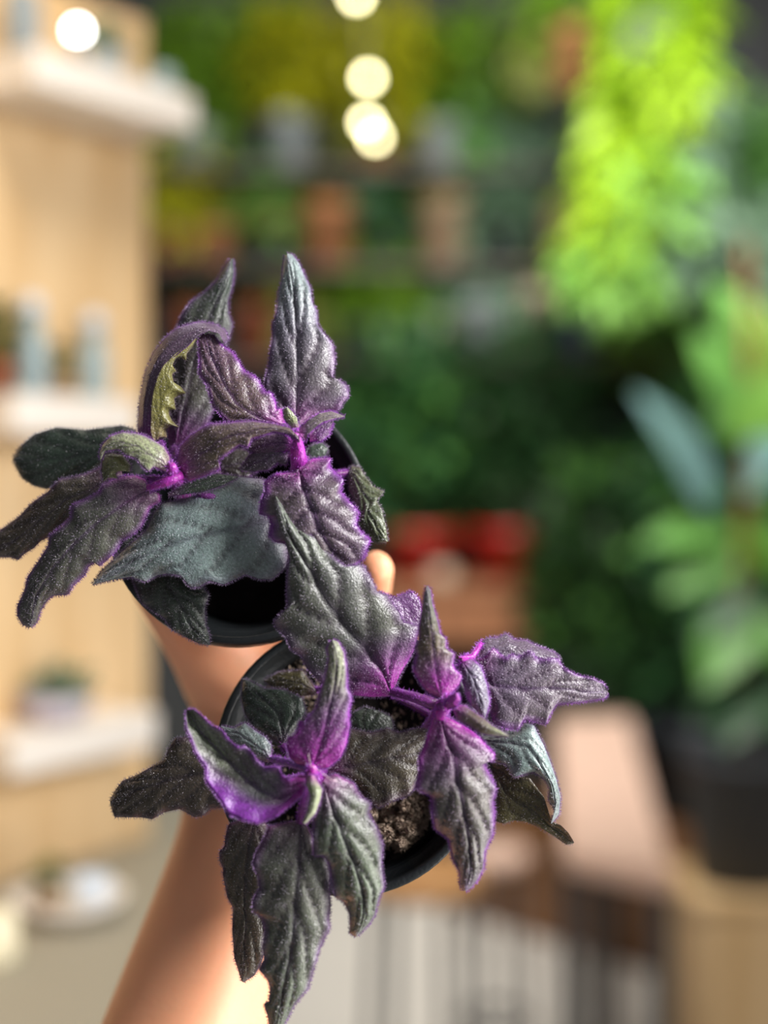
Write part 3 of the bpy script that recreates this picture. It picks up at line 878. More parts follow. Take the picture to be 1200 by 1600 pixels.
stem('petiole', 'B', plantB, [(690, 1104, 38), (688, 1112, 39), (688, 1124, 38)], [2.4, 2.2, 1.6], C_MAG)
for pp in ([(500, 1216, 8), (470, 1195, 10), (440, 1163, 11)], [(682, 1122, 8), (580, 1066, 3), (493, 1078, 5)], [(668, 1148, -2), (620, 1160, 4), (566, 1158, 9)],
           [(690, 1116, 22), (720, 1138, 15), (754, 1158, 13)], [(492, 1210, 24), (435, 1222, 20), (376, 1223, 17)], [(490, 1212, 22), (445, 1250, 18), (400, 1273, 17)],
           [(489, 1206, 30), (500, 1206, 24), (510, 1205, 21)], [(684, 1124, 10), (686, 1130, 8), (694, 1138, 7)]):
    stem('petiole', 'B', plantB, pp, [1.3, 1.2, 1.0], C_UNDER)
v, f = tube([P3('B', 482, 1178, 50), P3('B', 485, 1196, 47), P3('B', 500, 1205, 48), P3('B', 518, 1219, 48), P3('B', 527, 1220, 47)], [0.00014] * 5, 5)
o = mesh_obj('plant_fibre', v, f, mat('pale_fibre', rgb(210, 180, 190), 0.6), plantB)
o['label'] = 'thin pale fibre caught on the growing tip'

# ------------------------------------------------------------------ the arm and hand that hold the pots
ND = [  # px, py, depth m, radius mm
    (215, 1900, .575, 46), (300, 1610, .620, 41), (348, 1430, .645, 35), (384, 1275, .668, 28.5), (396, 1185, .676, 28),
    (405, 1090, .680, 30), (420, 1020, .682, 24),
    (335, 1035, .664, 22), (278, 968, .645, 13.5), (240, 918, .622, 10.5), (222, 880, .605, 8.5),            # thumb
    (450, 985, .684, 13), (530, 965, .672, 9.8), (580, 928, .632, 9.0), (589, 878, .588, 8.0),                # index
    (490, 1030, .686, 13), (575, 1015, .680, 9.8), (648, 1022, .648, 9.0), (662, 1042, .602, 8.0),             # middle
    (500, 1080, .688, 13), (605, 1085, .684, 9.6), (710, 1125, .652, 8.8), (725, 1152, .610, 7.8),             # ring
    (490, 1135, .688, 12.5), (590, 1160, .686, 8.6), (692, 1215, .658, 7.8), (713, 1247, .616, 7.0),
    (130, 2350, .500, 50), (60, 3000, .400, 54)]           # little
EDG = [(0, 1), (1, 2), (2, 3), (3, 4), (4, 5), (5, 6), (5, 7), (7, 8), (8, 9), (9, 10), (6, 11), (11, 12), (12, 13), (13, 14),
       (6, 15), (15, 16), (16, 17), (17, 18), (5, 19), (19, 20), (20, 21), (21, 22), (4, 23), (23, 24), (24, 25), (25, 26), (0, 27), (27, 28)]
me = bpy.data.meshes.new('person')
org = C(300, 1610, .62)
me.from_pydata([tuple(C(a, b, c) - org) for a, b, c, r in ND], EDG, [])
me.materials.append(M_SKIN)
person = bpy.data.objects.new('person', me)
COL.objects.link(person)
person.location = org
sk = person.modifiers.new('skin', 'SKIN')
sk.use_smooth_shade = True
for i, (a, b, c, r) in enumerate(ND):
    me.skin_vertices[0].data[i].radius = (r / 1000.0, r / 1000.0)
    me.skin_vertices[0].data[i].use_root = (i == 5)
sub = person.modifiers.new('subdivision', 'SUBSURF')
sub.levels = 2
sub.render_levels = 3
tag(person, 'bare forearm and hand reaching up from below to hold both black pots', 'person')

# ------------------------------------------------------------------ left display: plywood panel, shelves, small wares
RZ = math.radians(55)
d45 = Vector((math.cos(RZ), math.sin(RZ), 0))
n45 = Vector((math.sin(RZ), -math.cos(RZ), 0))              # out of the panel, to the viewer
far_end = Vector((-0.317, 1.90, 0))
display = empty('shelf_unit', Vector((-0.6, 1.55, 0.905)))
tag(display, 'plywood display panel with three short white shelves at the left', 'shelf unit')
mid_p = far_end - d45 * 0.45 - n45 * 0.012
bm_obj('panel', box_bm(Vector((mid_p.x, mid_p.y, 0.905 + 0.55)), 0.90, 0.022, 1.10, RZ, 0.002), M_PLY, display)


def shelf_part(px0, py0, px1, py1, Y1, thick, depth, extra=0.0):
    a, b = W(px0, py0, Y1), None
    z = a.z
    # far end along d45 so that its pixel x is px1
    k = (px1 - 600) / F
    s = (k * a.y - a.x) / (d45.x - k * d45.y)
    b = a + d45 * s
    # push the shelf back so that its rear touches the panel
    dist = (Vector((a.x, a.y, 0)) - far_end).dot(n45)
    c = (a + b) / 2 - n45 * (dist / 2)
    bm_obj('shelf', box_bm(Vector((c.x, c.y, z)), s, dist, thick, RZ, 0.003), M_WHITE, display)
    return a, b, dist, z + thick / 2


S1 = shelf_part(52, 100, 308, 150, 1.60, 0.045, 0.1)
S2 = shelf_part(20, 645, 215, 640, 1.60, 0.046, 0.1)
S3 = shelf_part(20, 1185, 245, 1165, 1.60, 0.046, 0.1)


def on_shelf(S, u, v):
    """u along the shelf 0..1, v depth from the front edge 0..1"""
    p = S[0].lerp(S[1], u) - n45 * S[2] * v
    return Vector((p.x, p.y, S[3]))


def simple(name, prof, loc, m, label, cat, group=None, seg=32):
    v, f = lathe(prof, Matrix.Translation(loc), seg)
    o = mesh_obj(name, v, f, m, None, True, Vector(loc))
    return tag(o, label, cat, group)


def bottle_prof(r, h, rn):
    return [(0, 0), (r * .9, 0), (r, .004), (r, h * .62), (r * .85, h * .72), (rn, h * .8), (rn, h * .97), (rn * 1.15, h * .98), (rn * 1.15, h), (0, h)]


def jar_prof(r, h):
    return [(0, 0), (r * .92, 0), (r, .004), (r, h * .8), (r * .82, h * .9), (r * .86, h), (0, h)]


def cup_prof(rt, rb, h, t=0.004):
    return [(0, 0), (rb, 0), (rt, h), (rt - t, h), (rb - t, t + .002), (0, t + .002)]


def ball_prof(r, n=10, z0=0.0):
    return [(r * math.sin(math.pi * i / n), z0 + r - r * math.cos(math.pi * i / n)) for i in range(n + 1)]


def leaf_blob(root, name, centre, rx, rz, n, size, m, seed, droop=0.0, narrow=0.45, ry=None, up=0.3):
    """foliage: many small folded leaf blades joined"""
    rnd = random.Random(seed)
    V, Fc = [], []
    ry = ry or rx * 0.7
    for _ in range(n):
        while True:
            q = Vector((rnd.uniform(-1, 1), rnd.uniform(-1, 1), rnd.uniform(-1, 1)))
            if q.length < 1:
                break
        c = Vector(centre) + Vector((q.x * rx, q.y * ry, q.z * rz))
        d = (Vector((q.x, q.y, q.z * 0.5 + up - droop)) + Vector((rnd.gauss(0, .5), rnd.gauss(0, .5), rnd.gauss(0, .5)))).normalized()
        s = size * rnd.uniform(0.6, 1.25)
        side = d.cross(Vector((rnd.gauss(0, .4), rnd.gauss(0, .4), 1))).normalized()
        nrm = side.cross(d)
        k = len(V)
        w = s * narrow
        if c.y > 4.93: c.y = 4.93
        V += [c, c + d * s * .45 + side * w * .5 + nrm * s * .06, c + d * s * .5 - nrm * s * .03, c + d * s * .45 - side * w * .5 + nrm * s * .06, c + d * s - nrm * s * .12]
        Fc += [(k, k + 2, k + 1), (k, k + 3, k + 2), (k + 2, k + 4, k + 1), (k + 3, k + 4, k + 2)]
    for q in V:
        if q.y > 4.985: q.y = 4.985
    o = mesh_obj(name, V, Fc, m, root, False)
    o['kind'] = 'stuff'
    return o


# top shelf
z = on_shelf(S1, .16, .45)
simple('glass_jar', jar_prof(.022, .075), on_shelf(S1, .10, .45), M_GREYC, 'grey jar at the near end of the top white shelf', 'jar')
glint = empty('glint_ball', on_shelf(S1, .38, .35))  # added glowing ball on a stand, drawing a bright white glint
tag(glint, 'bright round glint on the top white shelf, made as an added glowing ball', 'glint')
v, f = lathe([(0, 0), (.012, 0), (.012, .006), (.005, .008), (.004, .040), (0, .040)], Matrix.Translation(glint.location), 20)
mesh_obj('base', v, f, M_METAL, glint)
v, f = lathe(ball_prof(.0085, 10, .039), Matrix.Translation(glint.location), 20)
M_GLINT = bpy.data.materials.new('white_glint')
M_GLINT.use_nodes = True
b = M_GLINT.node_tree.nodes['Principled BSDF']
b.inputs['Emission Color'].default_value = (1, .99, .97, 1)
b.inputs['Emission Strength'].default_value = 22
mesh_obj('bulb', v, f, M_GLINT, glint)  # emissive ball that forms the glint
t = empty('potted_succulent', on_shelf(S1, .62, .5))
tag(t, 'pale green succulent in a grey cup on the top white shelf', 'potted plant')
v, f = lathe(cup_prof(.024, .018, .038), Matrix.Translation(t.location), 24)
mesh_obj('pot', v, f, M_GREYC, t)
leaf_blob(t, 'foliage', t.location + Vector((0, 0, .052)), .022, .018, 90, .022, G_GREY, 71)
simple('glass_jar', jar_prof(.017, .034), on_shelf(S1, .92, .35), M_BLUEG, 'pale blue glass jar at the far end of the top white shelf', 'jar')
# middle shelf
for u, h, lab in ((.30, .098, 'taller pale blue bottle topped by a white ball for a glint, on the middle white shelf'), (.80, .088, 'shorter pale blue bottle near the panel edge on the middle white shelf')):
    r0 = empty('bottle', on_shelf(S2, u, .4))
    tag(r0, lab, 'bottle', 'pale blue bottles on the middle shelf')
    v, f = lathe(bottle_prof(.0185, h, .013), Matrix.Translation(r0.location), 28)
    mesh_obj('body', v, f, M_BLUEG, r0)
    v, f = lathe(ball_prof(.0135, 10, h - .006), Matrix.Translation(r0.location), 20)
    mesh_obj('glint_cap', v, f, M_ICE, r0)  # white ball added on the neck to draw a glint
t = empty('potted_succulent', on_shelf(S2, .04, .5))
tag(t, 'olive green succulent in a brown cup at the near end of the middle white shelf', 'potted plant')
v, f = lathe(cup_prof(.022, .017, .040), Matrix.Translation(t.location), 24)
mesh_obj('pot', v, f, M_RUST, t)
leaf_blob(t, 'foliage', t.location + Vector((0, 0, .065)), .024, .032, 120, .026, G_OLIVE, 72)
t = empty('potted_succulent', on_shelf(S2, .55, .55))
tag(t, 'small olive succulent in a tan cup between the two pale blue bottles', 'potted plant')
v, f = lathe(cup_prof(.016, .013, .026), Matrix.Translation(t.location), 24)
mesh_obj('pot', v, f, M_TAN, t)
leaf_blob(t, 'foliage', t.location + Vector((0, 0, .042)), .015, .020, 70, .020, G_OLIVE, 73)
# lower shelf
t = empty('succulent_bowl', on_shelf(S3, .42, .45))
tag(t, 'low lavender bowl of grey-green succulents on the lowest white shelf', 'potted plant')
v, f = lathe([(0, 0), (.020, 0), (.038, .014), (.046, .034), (.043, .034), (.035, .016), (0, .006)], Matrix.Translation(t.location), 32)
mesh_obj('bowl', v, f, mat('lavender_ceramic', rgb(196, 188, 200), .45), t)
leaf_blob(t, 'foliage', t.location + Vector((.008, 0, .044)), .036, .017, 160, .020, G_GREY, 74)

# counter and the things on it
ct = empty('counter', Vector((-0.75, 1.6, 0.0)))
tag(ct, 'grey counter carrying the plywood shelf unit at the lower left', 'counter')
bm_obj('worktop', box_bm(Vector((-.80, 1.62, .885)), 1.2, 1.14, .04, 0, .004), M_COUNTER, ct)
bm_obj('cabinet_body', box_bm(Vector((-.82, 1.64, .4325)), 1.12, 1.06, .865, 0, .004), M_GREYC, ct)
cz = .905
pd = W(105, 1415, 1.56); pd.z = cz
simple('dish', [(0, 0), (.03, 0), (.058, .016), (.066, .026), (.063, .027), (.055, .019), (.028, .005), (0, .005)], Vector((pd.x, pd.y, cz)), M_WHITE, 'shallow white dish on the grey counter under the shelves', 'dish')
simple('cup', cup_prof(.022, .017, .038), Vector((pd.x + .026, pd.y + .005, cz + .0055)), M_ICE, 'ice white cup standing in the shallow dish', 'cup')
t = empty('potted_succulent', Vector((pd.x - .022, pd.y + .006, cz + .0055)))
tag(t, 'tiny green succulent in a tan cup standing in the shallow dish', 'potted plant')
v, f = lathe(cup_prof(.017, .014, .026), Matrix.Translation(t.location), 24)
mesh_obj('pot', v, f, M_TAN, t)
leaf_blob(t, 'foliage', t.location + Vector((0, 0, .036)), .015, .014, 70, .016, G_OLIVE, 75)
pc = W(-14, 1500, 1.42)
simple('jar', jar_prof(.028, .05), Vector((pc.x, pc.y, cz)), M_CREAM, 'cream ceramic jar on the counter at the left edge of the frame', 'jar')

# ------------------------------------------------------------------ bar stools and bench
def stool(px, py, Y, wpx, label, m, h_top=None):
    top = W(px, py, Y)
    r = wpx * Y / F / 2
    root = empty('bar_stool', Vector((top.x, top.y, 0)))
    tag(root, label, 'stool', 'round wooden bar stools')
    prof = [(0, -.036), (r - .008, -.036), (r, -.028), (r, -.007), (r - .007, 0), (0, 0)]
    v, f = lathe(prof, Matrix.Translation(top), 40)
    mesh_obj('seat', v, f, m, root)
    for k in range(4):
        a = math.pi / 4 + k * math.pi / 2 + .3
        p0 = top + Vector((math.cos(a) * r * .75, math.sin(a) * r * .75, -.034))
        p1 = Vector((top.x + math.cos(a) * r * 1.05, top.y + math.sin(a) * r * 1.05, .0))
        v, f = tube([p0, p1], [.008, .008], 10)
        mesh_obj('leg', v, f, M_METAL, root)
    zz = .25
    ring = [Vector((top.x + math.cos(a * math.pi / 10) * r * .98, top.y + math.sin(a * math.pi / 10) * r * .98, zz)) for a in range(21)]
    v, f = tube(ring, [.008] * 21, 8)
    mesh_obj('foot_ring', v, f, M_METAL, root)
    return root


stool(655, 1355, 2.45, 205, 'round orange-brown wooden stool on dark metal legs directly below the lower pot', M_ORANGE)
stool(775, 1325, 2.95, 110, 'smaller pale wooden stool beside the long bench', M_PINKW)

bA, bB = W(880, 1335, 2.62), W(1052, 1368, 2.46)
zb = bB.z
bA.z = zb
bD, bCc = W(868, 1112, 4.05), W(985, 1108, 4.1)
bD.z = bCc.z = zb
bench = empty('bench', Vector(((bA.x + bB.x) / 2, (bA.y + bB.y) / 2, 0)))
tag(bench, 'long pale pinkish wooden bench running back towards the plants', 'bench')
vv = [bA, bB, bCc, bD] + [p - Vector((0, 0, .042)) for p in (bA, bB, bCc, bD)]
bm = bmesh.new()
vs = [bm.verts.new(p) for p in vv]
for q in ((0, 1, 2, 3), (7, 6, 5, 4), (0, 4, 5, 1), (1, 5, 6, 2), (2, 6, 7, 3), (3, 7, 4, 0)):
    bm.faces.new([vs[i] for i in q])
bmesh.ops.bevel(bm, geom=bm.edges[:], offset=.008, segments=2, affect='EDGES')
bm_obj('seat', bm, M_PINKW, bench)
for p, q in ((bA, bCc), (bB, bD), (bCc, bA), (bD, bB)):
    e = p.lerp(q, .06 if p in (bA, bB) else .42)
    bm = box_bm(Vector((e.x, e.y, (zb - .042) / 2)), .028, .028, zb - .042, 0, .003)
    bm_obj('leg', bm, M_METAL, bench)

# ------------------------------------------------------------------ right: brown platform, crate with a big potted plant
p0, p1 = W(690, 1425, 4.5), W(1130, 1560, 3.75)
dirp = Vector((p1.x - p0.x, p1.y - p0.y, 0))
ang = math.atan2(dirp.y, dirp.x)
ln = dirp.length + .9
nrm = Vector((-math.sin(ang), math.cos(ang), 0))
cpl = Vector((p0.x, p0.y, 0)) + dirp.normalized() * (ln / 2) + nrm * .2
plat = empty('plant_bench', Vector((cpl.x, cpl.y, 0)))
tag(plat, 'low brown wooden plant bench along the floor at the right', 'bench')
bm_obj('top', box_bm(Vector((cpl.x, cpl.y, .305)), ln, .42, .03, ang, .004), M_BROWN, plat)
bm_obj('front_panel', box_bm(cpl - nrm * .19 + Vector((0, 0, .145)), ln - .02, .02, .29, ang, .003), M_BROWN, plat)
for s in (-1, 1):
    bm_obj('end_panel', box_bm(cpl + dirp.normalized() * s * (ln / 2 - .02) + Vector((0, 0, .145)), .02, .34, .29, ang, .003), M_BROWN, plat)

cr = W(1190, 1405, 2.9)
crate = empty('crate', Vector((cr.x, cr.y + .14, 0)))
tag(crate, 'pale plywood crate under the large charcoal pot at the right edge', 'crate')
bm_obj('top', box_bm(Vector((cr.x, cr.y + .14, cr.z - .012)), .30, .30, .024, 0, .003), M_PLY, crate)
for dx, dy, sx, sy, nmn in ((-.13, 0, .02, .26, 'side_panel'), (.13, 0, .02, .26, 'side_panel'), (0, -.13, .24, .02, 'front_panel'), (0, .13, .24, .02, 'back_panel')):
    bm_obj(nmn, box_bm(Vector((cr.x + dx, cr.y + .14 + dy, (cr.z - .024) / 2)), sx, sy, cr.z - .024, 0, .003), M_PLY, crate)
bp = empty('potted_rubber_plant', Vector((cr.x, cr.y + .14, cr.z)))
tag(bp, 'tall large-leaved plant in a charcoal pot on the plywood crate at the right edge', 'potted plant')
hp = 205 * 3.0 / F
v, f = lathe([(0, 0), (.105, 0), (.135, hp - .02), (.140, hp - .02), (.140, hp), (.128, hp), (.12, hp - .03), (0, hp - .035)], Matrix.Translation(bp.location), 40)
mesh_obj('pot', v, f, M_DARKPOT, bp)
topz = bp.location.z + hp
v, f = tube([Vector((cr.x, cr.y + .14, topz - .04)), Vector((cr.x - .02, cr.y + .14, topz + .3)), Vector((cr.x + .01, cr.y + .15, topz + .75)), Vector((cr.x - .01, cr.y + .14, topz + 1.1))], [.014, .012, .010, .007], 10)
mesh_obj('stem', v, f, M_BROWN, bp)


def big_leaf(root, a, b, w, m, bend=0.06, nrm=None):
    """single broad leaf from a to b"""
    a, b = Vector(a), Vector(b)
    d = (b - a)
    L = d.length
    d.normalize()
    nr = Vector(nrm).normalized() if nrm else Vector((0, -.8, .6))
    nr = (nr - d * nr.dot(d)).normalized()
    side = d.cross(nr)
    V, Fc = [], []
    n, mm = 10, 4
    for i in range(n + 1):
        t = i / n
        hw = w * (math.sin(math.pi * t ** 0.8) ** 0.8) * 0.5 + .001
        for j in range(-mm, mm + 1):
            u = j / mm
            V.append(a + d * L * t + side * hw * u + nr * (bend * L * 4 * t * (1 - t) + abs(u) * hw * .25))
    k = 2 * mm + 1
    for i in range(n):
        for j in range(k - 1):
            Fc.append((i * k + j, i * k + j + 1, (i + 1) * k + j + 1, (i + 1) * k + j))
    base = len(V)
    V += [p - nr * .001 for p in V]
    Fc += [tuple(base + q for q in reversed(fc)) for fc in Fc]
    return mesh_obj('leaf', V, Fc, m, root)


YB = 3.0
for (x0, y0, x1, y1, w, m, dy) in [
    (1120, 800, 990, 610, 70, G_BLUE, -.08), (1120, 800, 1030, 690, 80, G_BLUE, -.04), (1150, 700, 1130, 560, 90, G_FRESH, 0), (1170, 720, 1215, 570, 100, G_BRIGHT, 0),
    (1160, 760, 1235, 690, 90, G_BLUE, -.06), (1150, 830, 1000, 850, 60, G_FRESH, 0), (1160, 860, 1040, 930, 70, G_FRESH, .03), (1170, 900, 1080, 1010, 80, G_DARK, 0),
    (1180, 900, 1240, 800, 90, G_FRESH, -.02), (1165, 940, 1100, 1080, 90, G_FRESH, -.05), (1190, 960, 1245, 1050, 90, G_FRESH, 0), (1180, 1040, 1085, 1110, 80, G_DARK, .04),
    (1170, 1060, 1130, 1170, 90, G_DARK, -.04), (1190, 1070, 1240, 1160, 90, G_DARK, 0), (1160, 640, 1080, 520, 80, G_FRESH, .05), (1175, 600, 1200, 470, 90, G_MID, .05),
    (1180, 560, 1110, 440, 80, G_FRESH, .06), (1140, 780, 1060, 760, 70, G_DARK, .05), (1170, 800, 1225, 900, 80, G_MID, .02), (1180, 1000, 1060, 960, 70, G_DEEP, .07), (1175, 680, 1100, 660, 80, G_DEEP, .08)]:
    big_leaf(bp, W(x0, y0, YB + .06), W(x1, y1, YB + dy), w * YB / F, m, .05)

# ------------------------------------------------------------------ back: table with red pots, wall shelves full of plants
tb0, tb1 = W(590, 912, 4.5), W(880, 912, 4.5)
tz = tb0.z
table = empty('console_shelf', Vector(((tb0.x + tb1.x) / 2, 5.0, tz)))
tag(table, 'brown wooden console shelf carrying the red pots', 'shelf')
tw = tb1.x - tb0.x
tcx = (tb0.x + tb1.x) / 2
bm_obj('top', box_bm(Vector((tcx, 4.75, tz - .02)), tw, .50, .04, 0, .004), M_TABLE, table)
bm_obj('apron', box_bm(Vector((tcx, 4.54, tz - .115)), tw - .04, .02, .15, 0, .003), M_TABLE, table)
for sx in (-1, 1):
    bm_obj('side_board', box_bm(Vector((tcx + sx * (tw / 2 - .03), 4.77, tz - .115)), .02, .45, .15, 0, .003), M_TABLE, table)


def potted(name, px, py_bot, Y, wpx, hpx, m, label, fol=None, cat='potted plant', group=None, tap=.78, z=None):
    p = W(px, py_bot, Y)
    if z is not None:
        p.z = z
    root = empty(name, p)
    tag(root, label, cat, group)
    r = wpx * Y / F / 2
    h = hpx * Y / F
    v, f = lathe([(0, 0), (r * tap, 0), (r * .95, h * .8), (r, h * .8), (r, h), (r * .88, h), (r * .84, h * .85), (0, h * .82)], Matrix.Translation(p), 28)
    mesh_obj('pot', v, f, m, root)
    for k, (dx, dy, rx, rz, n, sz, gm, kw) in enumerate(fol or []):
        q = W(px + dx, py_bot + dy, Y)
        if z is not None:
            q.z += z - W(px, py_bot, Y).z
        leaf_blob(root, 'foliage', q, rx * Y / F, rz * Y / F, n, sz * Y / F, gm, int(px * 7 + k * 13 + py_bot), ry=min(rx * Y / F * .7, .20), **kw)
    return root


GR = 'red glazed pots on the console shelf'
potted('potted_fern', 660, 905, 4.72, 118, 78, M_RED, 'dark bushy fern in the red pot nearest the held plants', [(-10, -230, 120, 150, 700, 48, G_DARK, {}), (-10, -260, 110, 120, 200, 50, G_FRESH, {})], group=GR, z=tz)
potted('potted_fern', 795, 905, 4.72, 130, 80, M_RED, 'dark bushy fern in the right-hand red pot', [(10, -230, 130, 160, 800, 48, G_DEEP, {}), (20, -260, 120, 140, 220, 50, G_DARK, {})], group=GR, z=tz)
cj = W(690, 917, 4.55)
simple('candle_jar', jar_prof(.04, .05), Vector((cj.x, 4.56, tz)), M_BEIGE, 'squat beige jar at the front of the console shelf', 'jar')

# floor plants in the dark behind the bench
potted('floor_plant', 950, 1240, 4.5, 150, 150, M_DARKPOT, 'leafy green floor plant in a dark pot behind the long bench', [(0, -330, 130, 190, 700, 60, G_DEEP, {}), (0, -380, 120, 170, 160, 60, G_FRESH, {})], z=0.0 + .32)
potted('floor_plant', 1105, 1260, 4.4, 150, 150, M_DARKPOT, 'tall leafy floor plant in a dark pot in the right-hand corner', [(0, -420, 130, 260, 800, 62, G_DARK, {}), (10, -440, 120, 240, 180, 62, G_FRESH, {})], z=.32)


# wall shelves
def wall_shelf(px0, px1, py, Y, label):
    a, b = W(px0, py, Y), W(px1, py, Y)
    root = empty('wall_shelf', Vector(((a.x + b.x) / 2, 5.0, a.z)))
    tag(root, label, 'shelf')
    dp = 5.0 - Y
    bm_obj('board', box_bm(Vector(((a.x + b.x) / 2, Y + dp / 2, a.z - .012)), b.x - a.x, dp, .022, 0, .003), M_DARKW, root)
    for s in (.12, .5, .88):
        x = a.x + (b.x - a.x) * s
        bm_obj('bracket', box_bm(Vector((x, Y + dp / 2 + .03, a.z - .034)), .02, dp - .08, .02, 0, .002), M_METAL, root)
    return a.z


YS = 4.68
z1 = wall_shelf(215, 880, 258, YS, 'topmost dark wall shelf under the yellow-green foliage')
z2 = wall_shelf(215, 1000, 412, YS, 'middle dark wall shelf with the terracotta pots')
z3 = wall_shelf(215, 1190, 560, YS, 'lowest dark wall shelf behind the tall velvet leaves')
YP = 4.84


def py_of(z, Y):
    # pixel row of height z at distance Y (camera almost level)
    k = (CAM_H - z) / Y
    return 800 + F * math.tan(math.atan(k) - PITCH)


def wp(name, px, zs, wpx, hpx, m, label, fol, group=None):
    return potted(name, px, py_of(zs, YP), YP, wpx, hpx, m, label, fol, group=group, z=zs)


GS = 'potted plants on the wall shelves'
DR = dict(droop=.9, up=0)
wp('potted_plant', 300, z1, 80, 70, M_GREYC, 'green bushy plant at the left end of the topmost wall shelf', [(0, -140, 85, 110, 420, 44, G_MID, {}), (-20, -10, 60, 70, 120, 44, G_YEL, DR)], GS)
wp('potted_plant', 455, z1, 64, 92, M_GREYC, 'yellow-green plant in a pale grey pot on the topmost wall shelf', [(-10, -170, 80, 90, 380, 42, G_YEL, {}), (-40, -220, 70, 60, 120, 42, G_MID, {}), (-30, 40, 55, 55, 110, 40, G_OLIVE, DR)], GS)
wp('potted_plant', 590, z1, 70, 70, M_TERRA, 'olive-yellow plant beside the hanging bulbs on the topmost wall shelf', [(10, -150, 95, 110, 480, 44, G_YEL, {}), (-20, -70, 60, 60, 120, 40, G_OLIVE, DR), (0, 40, 60, 70, 150, 42, G_DARK, DR)], GS)
wp('potted_plant', 690, z1, 72, 80, M_GREYC, 'green plant in a bluish grey pot on the topmost wall shelf', [(30, -160, 80, 85, 380, 44, G_MID, {}), (60, -80, 50, 60, 160, 44, G_FRESH, DR), (60, 40, 55, 70, 150, 44, G_GREY, DR)], GS)
wp('potted_plant', 805, z1, 66, 60, M_DARKPOT, 'grey-green plant at the right end of the topmost wall shelf', [(0, -70, 60, 60, 220, 42, G_GREY, DR), (-10, -110, 60, 40, 120, 40, G_MID, {})], GS)
wp('potted_plant', 270, z2, 60, 60, M_RUST, 'yellow-green trailing plant next to the plywood panel on the middle wall shelf', [(0, -110, 55, 70, 260, 42, G_YEL, DR)], GS)
wp('potted_plant', 335, z2, 62, 66, M_TERRA, 'sparse plant in a small terracotta pot left of the tall velvet leaves', [(0, -95, 45, 40, 90, 36, G_OLIVE, {})], GS)
wp('potted_plant', 430, z2, 62, 60, M_DARKPOT, 'fresh green plant in a dark pot on the middle wall shelf', [(0, -100, 50, 60, 240, 40, G_FRESH, {}), (30, 40, 55, 70, 150, 40, G_OLIVE, DR)], GS)
wp('potted_plant', 515, z2, 88, 104, M_TERRA, 'large terracotta pot with a low plant on the middle wall shelf', [(0, -112, 40, 20, 80, 34, G_OLIVE, {})], GS)
wp('potted_plant', 605, z2, 60, 62, M_DARKPOT, 'dark leaved plant right of the large terracotta pot', [(0, -95, 50, 50, 200, 40, G_DEEP, {}), (10, 30, 60, 70, 200, 40, G_MID, DR)], GS)
wp('potted_plant', 692, z2, 82, 112, M_TAN, 'tall tan clay pot with a small plant under the bluish grey pot', [(0, -118, 40, 20, 90, 36, G_OLIVE, {})], GS)
wp('potted_plant', 785, z2, 70, 60, M_DARKPOT, 'grey-green bushy plant between the two tan pots', [(0, -110, 60, 75, 300, 42, G_GREY, {}), (0, -80, 60, 50, 100, 42, G_DEEP, DR), (0, 30, 60, 60, 170, 42, G_GREY, DR)], GS)
wp('potted_plant', 880, z2, 72, 110, M_TAN, 'tan clay pot beside the lime trailing plant', [(-30, -118, 40, 24, 100, 36, G_DEEP, {})], GS)
wp('potted_plant', 300, z3, 70, 84, M_RUST, 'rust coloured pot close to the plywood panel on the lowest wall shelf', [(0, -84, 36, 20, 60, 34, G_DEEP, {})], GS)
wp('potted_plant', 400, z3, 66, 90, M_RUST, 'rust brown pot between the two tall velvet leaves', [(0, -96, 36, 20, 60, 34, G_DEEP, {})], GS)
wp('potted_plant', 565, z3, 70, 56, M_DARKPOT, 'green bushy plant right of the tallest velvet leaf on the lowest wall shelf', [(10, -92, 60, 60, 300, 42, G_MID, {})], GS)
wp('potted_plant', 665, z3, 62, 66, M_BEIGE, 'low green plant in a pinkish beige pot on the lowest wall shelf', [(0, -66, 40, 18, 70, 36, G_MID, {})], GS)
wp('potted_plant', 750, z3, 80, 96, M_GREYC, 'low plant in a wide grey pot on the lowest wall shelf', [(-20, -100, 44, 24, 90, 36, G_GREY, {})], GS)
wp('potted_plant', 838, z3, 66, 118, M_BEIGE, 'plant in a tall beige pot on the lowest wall shelf', [(0, -128, 40, 20, 60, 36, G_OLIVE, {})], GS)
wp('potted_plant', 905, z3, 60, 96, M_NAVY, 'plant in a slate blue pot on the lowest wall shelf', [(20, -100, 50, 30, 120, 36, G_MID, {})], GS)
wp('potted_plant', 1000, z3, 74, 70, M_GREYC, 'fresh green plant below the lime trailing plant on the lowest wall shelf', [(0, -96, 85, 85, 520, 46, G_FRESH, {}), (0, -120, 80, 80, 260, 46, G_GREY, {}), (0, -20, 80, 60, 200, 46, G_MID, DR)], GS)
wp('potted_plant', 1110, z3, 74, 70, M_DARKPOT, 'green bushy plant at the right end of the lowest wall shelf', [(10, -150, 80, 120, 520, 46, G_FRESH, {}), (30, -210, 70, 90, 240, 46, G_GREY, {})], GS)


# hanging plants
def hanging(px, py, Y, wpx, hpx, m, label, fol):
    root = potted('hanging_plant', px, py, Y, wpx, hpx, m, label, fol, 'hanging plant')
    p = root.location
    r = wpx * Y / F / 2
    h = hpx * Y / F
    for k in range(3):
        a = k * 2.094 + .5
        v, f = tube([p + Vector((r * .93 * math.cos(a), r * .93 * math.sin(a), h)), p + Vector((0, 0, h + .42))], [.003, .003], 6)
        mesh_obj('cord', v, f, M_METAL, root)
    v, f = tube([p + Vector((0, 0, h + .42)), Vector((p.x, p.y, 3.4))], [.003, .003], 6)
    mesh_obj('cord', v, f, M_METAL, root)
    return root


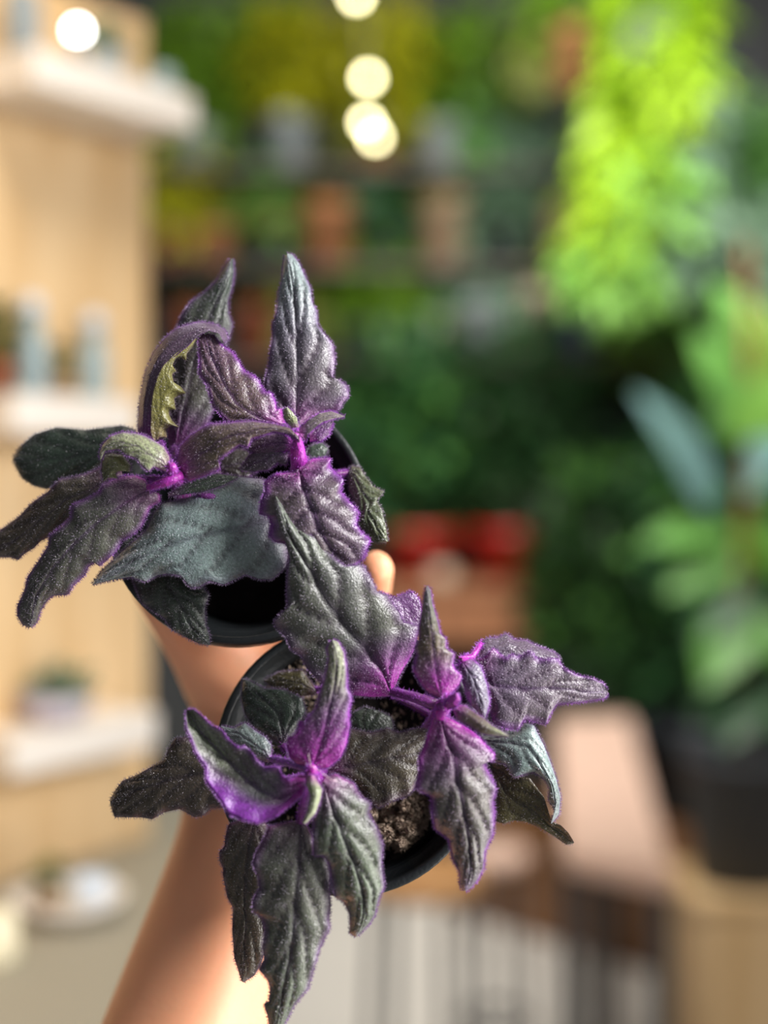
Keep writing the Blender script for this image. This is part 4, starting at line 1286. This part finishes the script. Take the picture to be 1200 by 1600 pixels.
hanging(1010, 120, 3.9, 110, 90, M_GREYC, 'lime green trailing plant hanging at the upper right', [
    (10, -100, 85, 80, 380, 60, G_LIME, {}), (20, 0, 85, 100, 420, 60, G_LIME, DR), (-30, 110, 65, 90, 240, 58, G_LIME, DR),
    (10, 180, 85, 90, 260, 56, G_BRIGHT, DR), (-50, 220, 70, 90, 170, 54, G_LIME, DR), (-40, 290, 80, 80, 220, 54, G_BRIGHT, DR),
    (80, 60, 50, 70, 120, 54, G_GREY, DR), (70, 200, 60, 110, 200, 54, G_GREY, DR)])
hanging(895, 140, 4.3, 74, 92, M_TERRA, 'terracotta hanging pot left of the lime trailing plant', [
    (-40, -100, 45, 45, 200, 44, G_MID, {}), (-60, -60, 30, 60, 100, 42, G_OLIVE, DR)])
hanging(1170, 330, 4.2, 90, 80, M_DARKPOT, 'grey-green plant hanging at the right edge below the dark wall', [
    (0, -70, 80, 70, 300, 50, G_FRESH, {}), (0, 40, 90, 120, 420, 50, G_GREY, DR)])

# string of bulbs
M_BULB = bpy.data.materials.new('warm_bulb')
M_BULB.use_nodes = True
b = M_BULB.node_tree.nodes['Principled BSDF']
b.inputs['Base Color'].default_value = (1, .9, .6, 1)
b.inputs['Emission Color'].default_value = (1, .90, .50, 1)
b.inputs['Emission Strength'].default_value = 20


def bulb_string(name, label, pts, Y, drop_px):
    top = W(drop_px, -200, Y)
    root = empty(name, Vector((top.x, top.y, 3.4)))
    tag(root, label, 'string light', 'hanging bulb cords')
    last = pts[-1]
    ends = [Vector((top.x, top.y, 3.4))] + [W(px, py - 14, Y) for px, py in pts]
    v, f = tube(ends, [.0025] * len(ends), 6)
    mesh_obj('cord', v, f, M_METAL, root)
    for px, py in pts:
        c = W(px, py, Y)
        v, f = lathe([(0, .03), (.008, .03), (.009, .012), (0, .012)], Matrix.Translation(c), 14)
        sock = mesh_obj('socket', v, f, M_METAL, root)
        r = .0125
        v, f = lathe([(r * math.sin(math.pi * i / 10), -r * math.cos(math.pi * i / 10)) for i in range(11)], Matrix.Translation(c + Vector((.0, 0, 0))), 18)
        mesh_obj('bulb', v, f, M_BULB, sock)


bulb_string('string_light', 'cord of three glowing warm bulbs hanging in front of the wall plants', [(557, -6), (575, 122), (573, 192)], 3.6, 557)
bulb_string('string_light', 'single dimmer bulb on the cord just behind the string of three', [(586, 214)], 3.95, 586)
